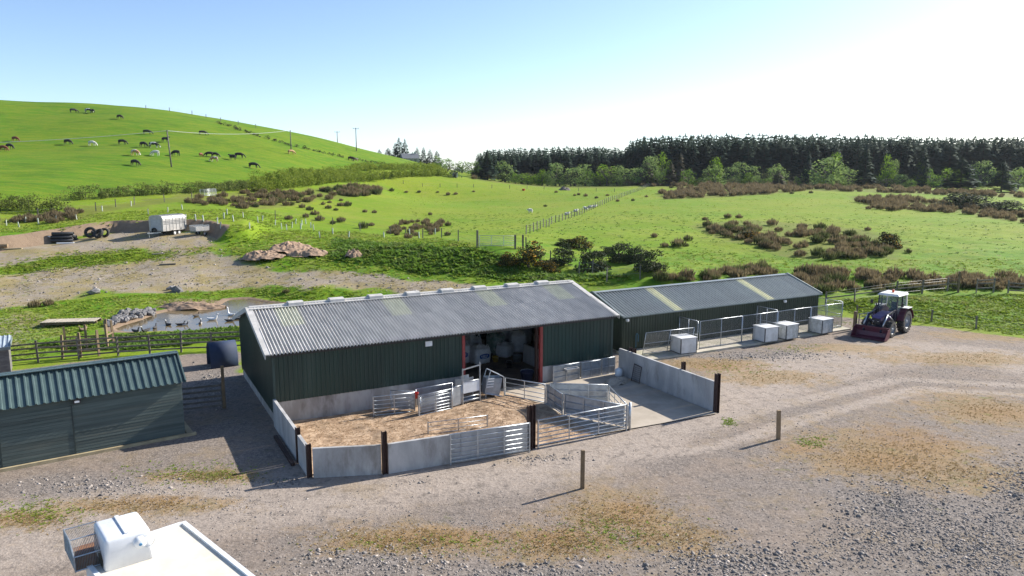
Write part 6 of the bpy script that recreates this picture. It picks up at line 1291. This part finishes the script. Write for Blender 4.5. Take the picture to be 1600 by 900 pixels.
S1 = yardpts([(1530,850,150,80,2.6),(1400,790,110,50,1.2),(1600,760,80,60,1.2),(1350,850,120,60,1)], 1900); stones('rubble', 'coarse grey rubble in the near right corner', S1, rng.gamma(1.6,.0115,len(S1))+.009, stm)
S2 = yardpts([(820,900,250,40,.7),(560,880,200,35,.5),(150,760,170,22,.35),(1150,880,160,40,1),(330,600,40,40,.4),(1190,556,150,9,.6),(520,752,150,8,.5),(800,715,150,10,.3)], 1500); stones('gravel_stones', 'small grey stones lying in the gravel', S2, rng.gamma(2,.012,len(S2))+.012, stm, 6)
S3 = yardpts([(800,830,700,80,5),(1300,700,300,110,4),(300,770,260,60,2),(1450,590,220,30,2)], 1400); stones('fine_gravel', 'fine loose gravel over the yard', S3, rng.gamma(1.6,.006,len(S3))+.008, stm, 7)
qx = rng.uniform(-45, 5, 9000); qy = rng.uniform(52, 90, 9000); okk = np.minimum(sdpoly(qx, qy, TRACK), sdpoly(qx, qy, PAD)) < .3; q3 = np.stack([qx[okk], qy[okk], height(qx[okk], qy[okk])], -1); stones('track_stones', 'loose stones on the dirt track', q3, rng.gamma(1.6,.025,len(q3))+.02, stm, 8)
# --- straw litter in the pen
sx_ = rng.uniform(.3, 11.4, 9000); ty_ = rng.uniform(-7.4, -.2, 9000); lit = np.array([B(a, b) for a, b in zip(sx_, ty_)]); okk = sdpoly(lit[:, 0], lit[:, 1], [B(.2,-.3),B(.2,-6.1),B(2.5,-7.0),B(8.3,-7.5),B(11.4,-7.5),B(11.5,-3.3),B(10.7,-.3)]) < 0; lit = lit[okk]
zz_ = .065+(fbm(lit[:, 0], lit[:, 1], .9, 3, 3)-.5)*.14; tufts('straw_litter', 'loose straw lying in the pen', np.c_[lit, zz_], rng.uniform(.05,.16,len(lit)), grassmat('straw', (.36,.25,.15), (.60,.46,.31), (.22,.14,.08)), 3, .25, .25)
# --- tree guards of a young planting
tgm = pm('pale_tree_guard', (.55,.60,.52), (.45,.50,.43), 3, .6); tgme = MB().tube((0,0,0), (0,0,.75), .07, 7).mesh('tube', tgm); stk = MB().box((.09,0,.5), (.035,.035,1.0)).mesh('stake', timber)
tgl = [(410,345),(403,348),(430,352),(440,358),(448,360),(456,356),(470,358),(472,352),(478,350),(486,356),(490,360),(462,350),(500,372),(520,366),(545,371),(600,372),(640,366),(680,366),(655,372),(350,342),(365,346),(380,340),(340,350),(318,346),(345,357),(306,345),(262,332),(285,328),(205,322),(160,330),(88,346),(60,350),(40,348),(10,353),(120,344),(30,356),(390,358),(355,335),(232,335),(290,345)]
for k, (px, py) in enumerate(tgl):
    lab = 'pale tree guard in the young planting ' + ('above the spoil heaps' if px > 395 else 'behind the livestock trailer' if px > 225 else 'below the hill hedge at the left'); o = thing('tree_guard', lab, 'tree guard', g(px, py), random.uniform(0, 6), lab.replace('pale tree guard', 'tree guards')); put('tube', tgme, o, (0,0,0), (random.uniform(-.12,.12), random.uniform(-.12,.12), 0)); put('stake', stk, o)
# ------------------------------------------------------------------ animals
def cow_body(mat, graze=True):
    # x forward; one continuous body grown over a skeleton
    v = [(0,0,1.05),(.45,0,1.05),(.85,0,1.08),(-.45,0,1.06),(-.85,0,1.10),(-1.0,0,1.12)]; r = [(.40,.36),(.40,.36),(.30,.34),(.40,.36),(.30,.32),(.12,.14)]; e = [(0,1),(1,2),(0,3),(3,4),(4,5)]
    if graze: nk = [(1.15,0,.88),(1.42,0,.50),(1.58,0,.22),(1.70,0,.08)]
    else: nk = [(1.15,0,1.25),(1.38,0,1.42),(1.62,0,1.34),(1.82,0,1.22)]
    r2 = [(.20,.17),(.13,.13),(.12,.11),(.07,.08)]; i = 2
    for q, rr in zip(nk, r2): v.append(q); r.append(rr); e.append((i, len(v)-1)); i = len(v)-1
    hd_ = len(v)-2
    for sy in (-1, 1): v.append((v[hd_][0]-.02, sy*.20, v[hd_][2]+.12)); r.append((.035,.02)); e.append((hd_, len(v)-1))
    for x, top, back in ((.72, 1, 0), (-.78, 3, 1)):
        for sy in (-1, 1):
            a = len(v); v += [(x, sy*.22, .72), (x+(.03 if not back else -.10), sy*.22, .42), (x+(.02 if not back else .0), sy*.22, .10), (x+(.06 if not back else .05), sy*.22, .03)]
            r += [(.13,.12),(.075,.07),(.055,.05),(.065,.05)]; e += [((2 if not back else 4), a), (a, a+1), (a+1, a+2), (a+2, a+3)]
    a = len(v); v += [(-1.06,0,.95),(-1.08,0,.55),(-1.08,0,.42)]; r += [.035,.025,.045]; e += [(5,a),(a,a+1),(a+1,a+2)]
    return skinned('cow', v, e, r, mat, 0, 1)
def hide(name, c1, c2, mix=False):
    m = bpy.data.materials.new(name); t, b = nt(m); v = coords(t, 'Object'); n = noise(t, 1.6 if mix else 3, 2, .4, v); col = mixc(t, ramp(t, n, .47, .53) if mix else n, c1, c2); t.links.new(col, b.inputs['Base Color']); b.inputs['Roughness'].default_value = .75; return m
HD = {'black': hide('black_hide', (.010,.009,.010), (.022,.019,.018)), 'red': hide('red_hide', (.20,.055,.025), (.14,.038,.018)), 'white': hide('white_hide', (.66,.63,.58), (.52,.50,.46)), 'tan': hide('tan_hide', (.50,.29,.15), (.38,.20,.10)), 'pied': hide('pied_hide', (.015,.014,.015), (.58,.57,.55), True), 'brown': hide('dark_brown_hide', (.05,.024,.016), (.032,.016,.012)), 'roan': hide('tan_white_hide', (.42,.22,.11), (.60,.56,.50), True)}
CG = {k: cow_body(m, True) for k, m in HD.items()}; CS_ = cow_body(HD['black'], False)
cows = [(24,221,'red',0,'red brown cow standing under the cable near the left edge'),(15,233,'black',0,'black cow grazing near the left edge below the red one'),(5,236,'red',0,'red brown cow cut by the left picture edge'),(106,226,'black',0,'black cow grazing left of the lone white cow'),(144,228,'white',0,'white cow grazing with black cows on either side'),(115,176,'black',1,'black cow highest on the left of the hill'),(138,176,'pied',0,'black and white cow high on the hill beside a black one'),(145,177,'black',2.6,'black cow high on the hill touching a black and white one'),
 (187,186,'brown',0,'dark brown cow high on the hill, alone'),(230,210,'black',.5,'black cow beside the cable left of the power pole'),(191,226,'black',0,'small black cow midway between the white cow and the power pole'),(224,230,'black',0,'black cow just left of the black and white one by the pole'),(240,231,'pied',0,'black and white cow grazing left of the power pole'),(258,222,'black',0,'black cow standing behind the power pole'),(211,243,'roan',0,'tan and white cow grazing below the cable'),(243,244,'white',3.14,'whitish cow grazing just left of the pole foot'),(275,244,'black',3.14,'black cow right of the power pole facing it'),(211,259,'black',0,'black cow lowest on the hill, left of the pole foot'),
 (317,211,'black',.6,'black cow high on the slope right of the pole'),(314,245,'red',1.6,'small red calf seen from behind'),(327,245,'black',3.0,'black cow left of an overlapping black pair'),(336,246,'black',0,'black cow right of an overlapping black pair'),(335,253,'roan',3.14,'tan and white cow below the black pair'),(364,250,'black',3.0,'black cow left of the pair near the hill foot'),(374,247,'black',0,'black cow right of the pair near the hill foot'),(396,263,'black',0,'black cow nearest the long hedge'),(455,241,'tan',1.2,'tan cow at the foot of the second pole'),(549,251,'brown',0,'dark brown cow near the end of the hill'),(556,252,'roan',3.0,'tan and white calf touching the dark brown cow')]
for px, py, kd, rz, lab in cows:
    p = g(px, py); s = .72 if 'calf' in lab else random.uniform(.92, 1.06); me = CS_ if kd == 'black' and px in (364, 258) else CG[kd]
    o = put('cow', me, None, p-Vector((0,0,.02)), (0,0,rz+random.uniform(-.25,.25)-.2), (s, s, s)); tag(o, lab, 'cow', 'cows grazing on the hill')
wool = hide('wool', (.66,.63,.56), (.52,.49,.43)); fc = hide('black_face', (.03,.027,.025), (.05,.045,.04))
sv = [(0,0,.55),(.28,0,.56),(-.28,0,.55),(-.42,0,.54),(.45,0,.62),(.58,0,.60),(.70,0,.52)]; sr = [(.26,.25),(.24,.23),(.25,.24),(.12,.12),(.12,.12),(.09,.09),(.05,.06)]; se = [(0,1),(0,2),(2,3),(1,4),(4,5),(5,6)]
for x, t_ in ((.24,1),(-.26,2)):
    for sy in (-1,1): a = len(sv); sv += [(x,sy*.13,.30),(x,sy*.13,.03)]; sr += [(.07,.07),(.035,.035)]; se += [(t_,a),(a,a+1)]
SHP = skinned('sheep', sv, se, sr, wool, 0, 1)
lv = [(0,0,.24),(.30,0,.26),(-.32,0,.24),(.46,0,.42),(.58,0,.44),(.70,0,.36),(.30,.2,.08),(.30,-.2,.08),(-.25,.22,.08),(-.25,-.22,.08)]; lr = [(.28,.22),(.22,.20),(.22,.20),(.12,.12),(.10,.09),(.05,.06),.07,.07,.08,.08]; le = [(0,1),(0,2),(1,3),(3,4),(4,5),(1,6),(1,7),(2,8),(2,9)]
SHL = skinned('sheep', lv, le, lr, wool, 0, 1)
for px, py, me, rz, lab in ((829,333,SHP,2.9,'white sheep standing alone left of the pasture fence'),(885,336,SHL,.3,'white sheep lying at the fence, nearest of the resting row'),(899,331,SHL,.5,'white sheep lying at the fence, second of the resting row'),(916,327,SHL,2.8,'white sheep lying at the fence, left of the close three'),(921,325,SHL,.4,'white sheep lying at the fence, middle of the close three'),(928,324,SHL,.2,'white sheep lying at the fence, right of the close three')):
    tag(put('sheep', me, None, g(px, py), (0,0,rz), (1.15,1.15,1.15)), lab, 'sheep', 'sheep by the pasture fence')
def bird(mat, neck=.0, s=1):
    v = [(0,0,.06),(.18,0,.08),(-.20,0,.10),(-.36,0,.17),(.26,0,.16+neck*.3),(.27,0,.26+neck*.75),(.30,0,.32+neck),(.40,0,.31+neck)]; r = [(.13,.10),(.11,.09),(.10,.08),(.02,.02),(.05,.05),(.035,.035),(.05,.045),(.018,.015)]; e = [(0,1),(0,2),(2,3),(1,4),(4,5),(5,6),(6,7)]
    return skinned('bird', v, e, r, mat, 0, 1)
wb = hide('white_plumage', (.80,.79,.76), (.72,.71,.69)); db = hide('dark_plumage', (.028,.026,.028), (.06,.055,.05)); bb = hide('brown_plumage', (.16,.11,.075), (.10,.075,.05)); pb_ = hide('pied_plumage', (.03,.028,.028), (.62,.60,.56), True)
BW_, BG, BD, BB, BP = bird(wb, .20), bird(wb, .08), bird(db), bird(bb), bird(pb_, .05)
for px, py, me, s, rz, nm2, lab in ((361,493,BW_,1.2,2.6,'swan','white swan swimming near the barn corner'),(332,500,BG,1.2,.1,'goose','white goose swimming left of the swan'),(263,508,BP,1.0,2.6,'duck','pale and dark duck swimming in the middle of the pond'),(307,494,BD,.95,1.2,'duck','small dark duck swimming highest on the pond'),(313,506,BP,.95,1.8,'duck','pied duck swimming below the white goose'),(282,508,BD,.95,.3,'duck','dark duck swimming right of the pale and dark one'),(288,508,BP,.9,.2,'duck','pied duck close behind a dark one in mid pond'),(242,513,BD,1.0,1.7,'duck','black duck swimming near the left shore'),(359,502,BD,1.05,.2,'duck','black duck swimming below the swan'),(371,499,BD,.9,.1,'duck','black duck half hidden by the barn corner')):
    q = flat(px, py, WATER_Z); tag(put(nm2, me, None, (q[0], q[1], WATER_Z-.02), (0,0,rz), (s,s,s)), lab, 'bird', 'birds on the pond')
for px, py, me, nm2, lab in ((228,519,BP,'duck','pied duck standing on the near shore'),(207,517,BB,'duck','brown duck sitting at the left tip of the pond'),(130,517,BB,'duck','brown duck sitting beside the footbridge'),(212,520,BD,'duck','dark duck sitting beside the brown one at the pond tip')):
    tag(put(nm2, me, None, g(px, py)+Vector((0,0,.04)), (0,0,random.uniform(0,6)), (1.1,1.1,1.1)), lab, 'bird', 'birds on the shore')
# ------------------------------------------------------------------ thin summer haze over the whole place
m = bpy.data.materials.new('haze'); m.use_nodes = True; t = m.node_tree
for n in list(t.nodes):
    if n.type != 'OUTPUT_MATERIAL': t.nodes.remove(n)
pv = t.nodes.new('ShaderNodeVolumePrincipled'); pv.inputs['Color'].default_value = (.80,.90,1.0,1); pv.inputs['Density'].default_value = .00006; pv.inputs['Anisotropy'].default_value = .3
t.links.new(pv.outputs[0], t.nodes['Material Output'].inputs['Volume'])
o = MB().box((0, 2450, 26), (11000, 5200, 62)).build('haze', m); tag(o, 'thin pale haze over the fields', None, None, 'stuff')
scene.cycles.volume_bounces = 0
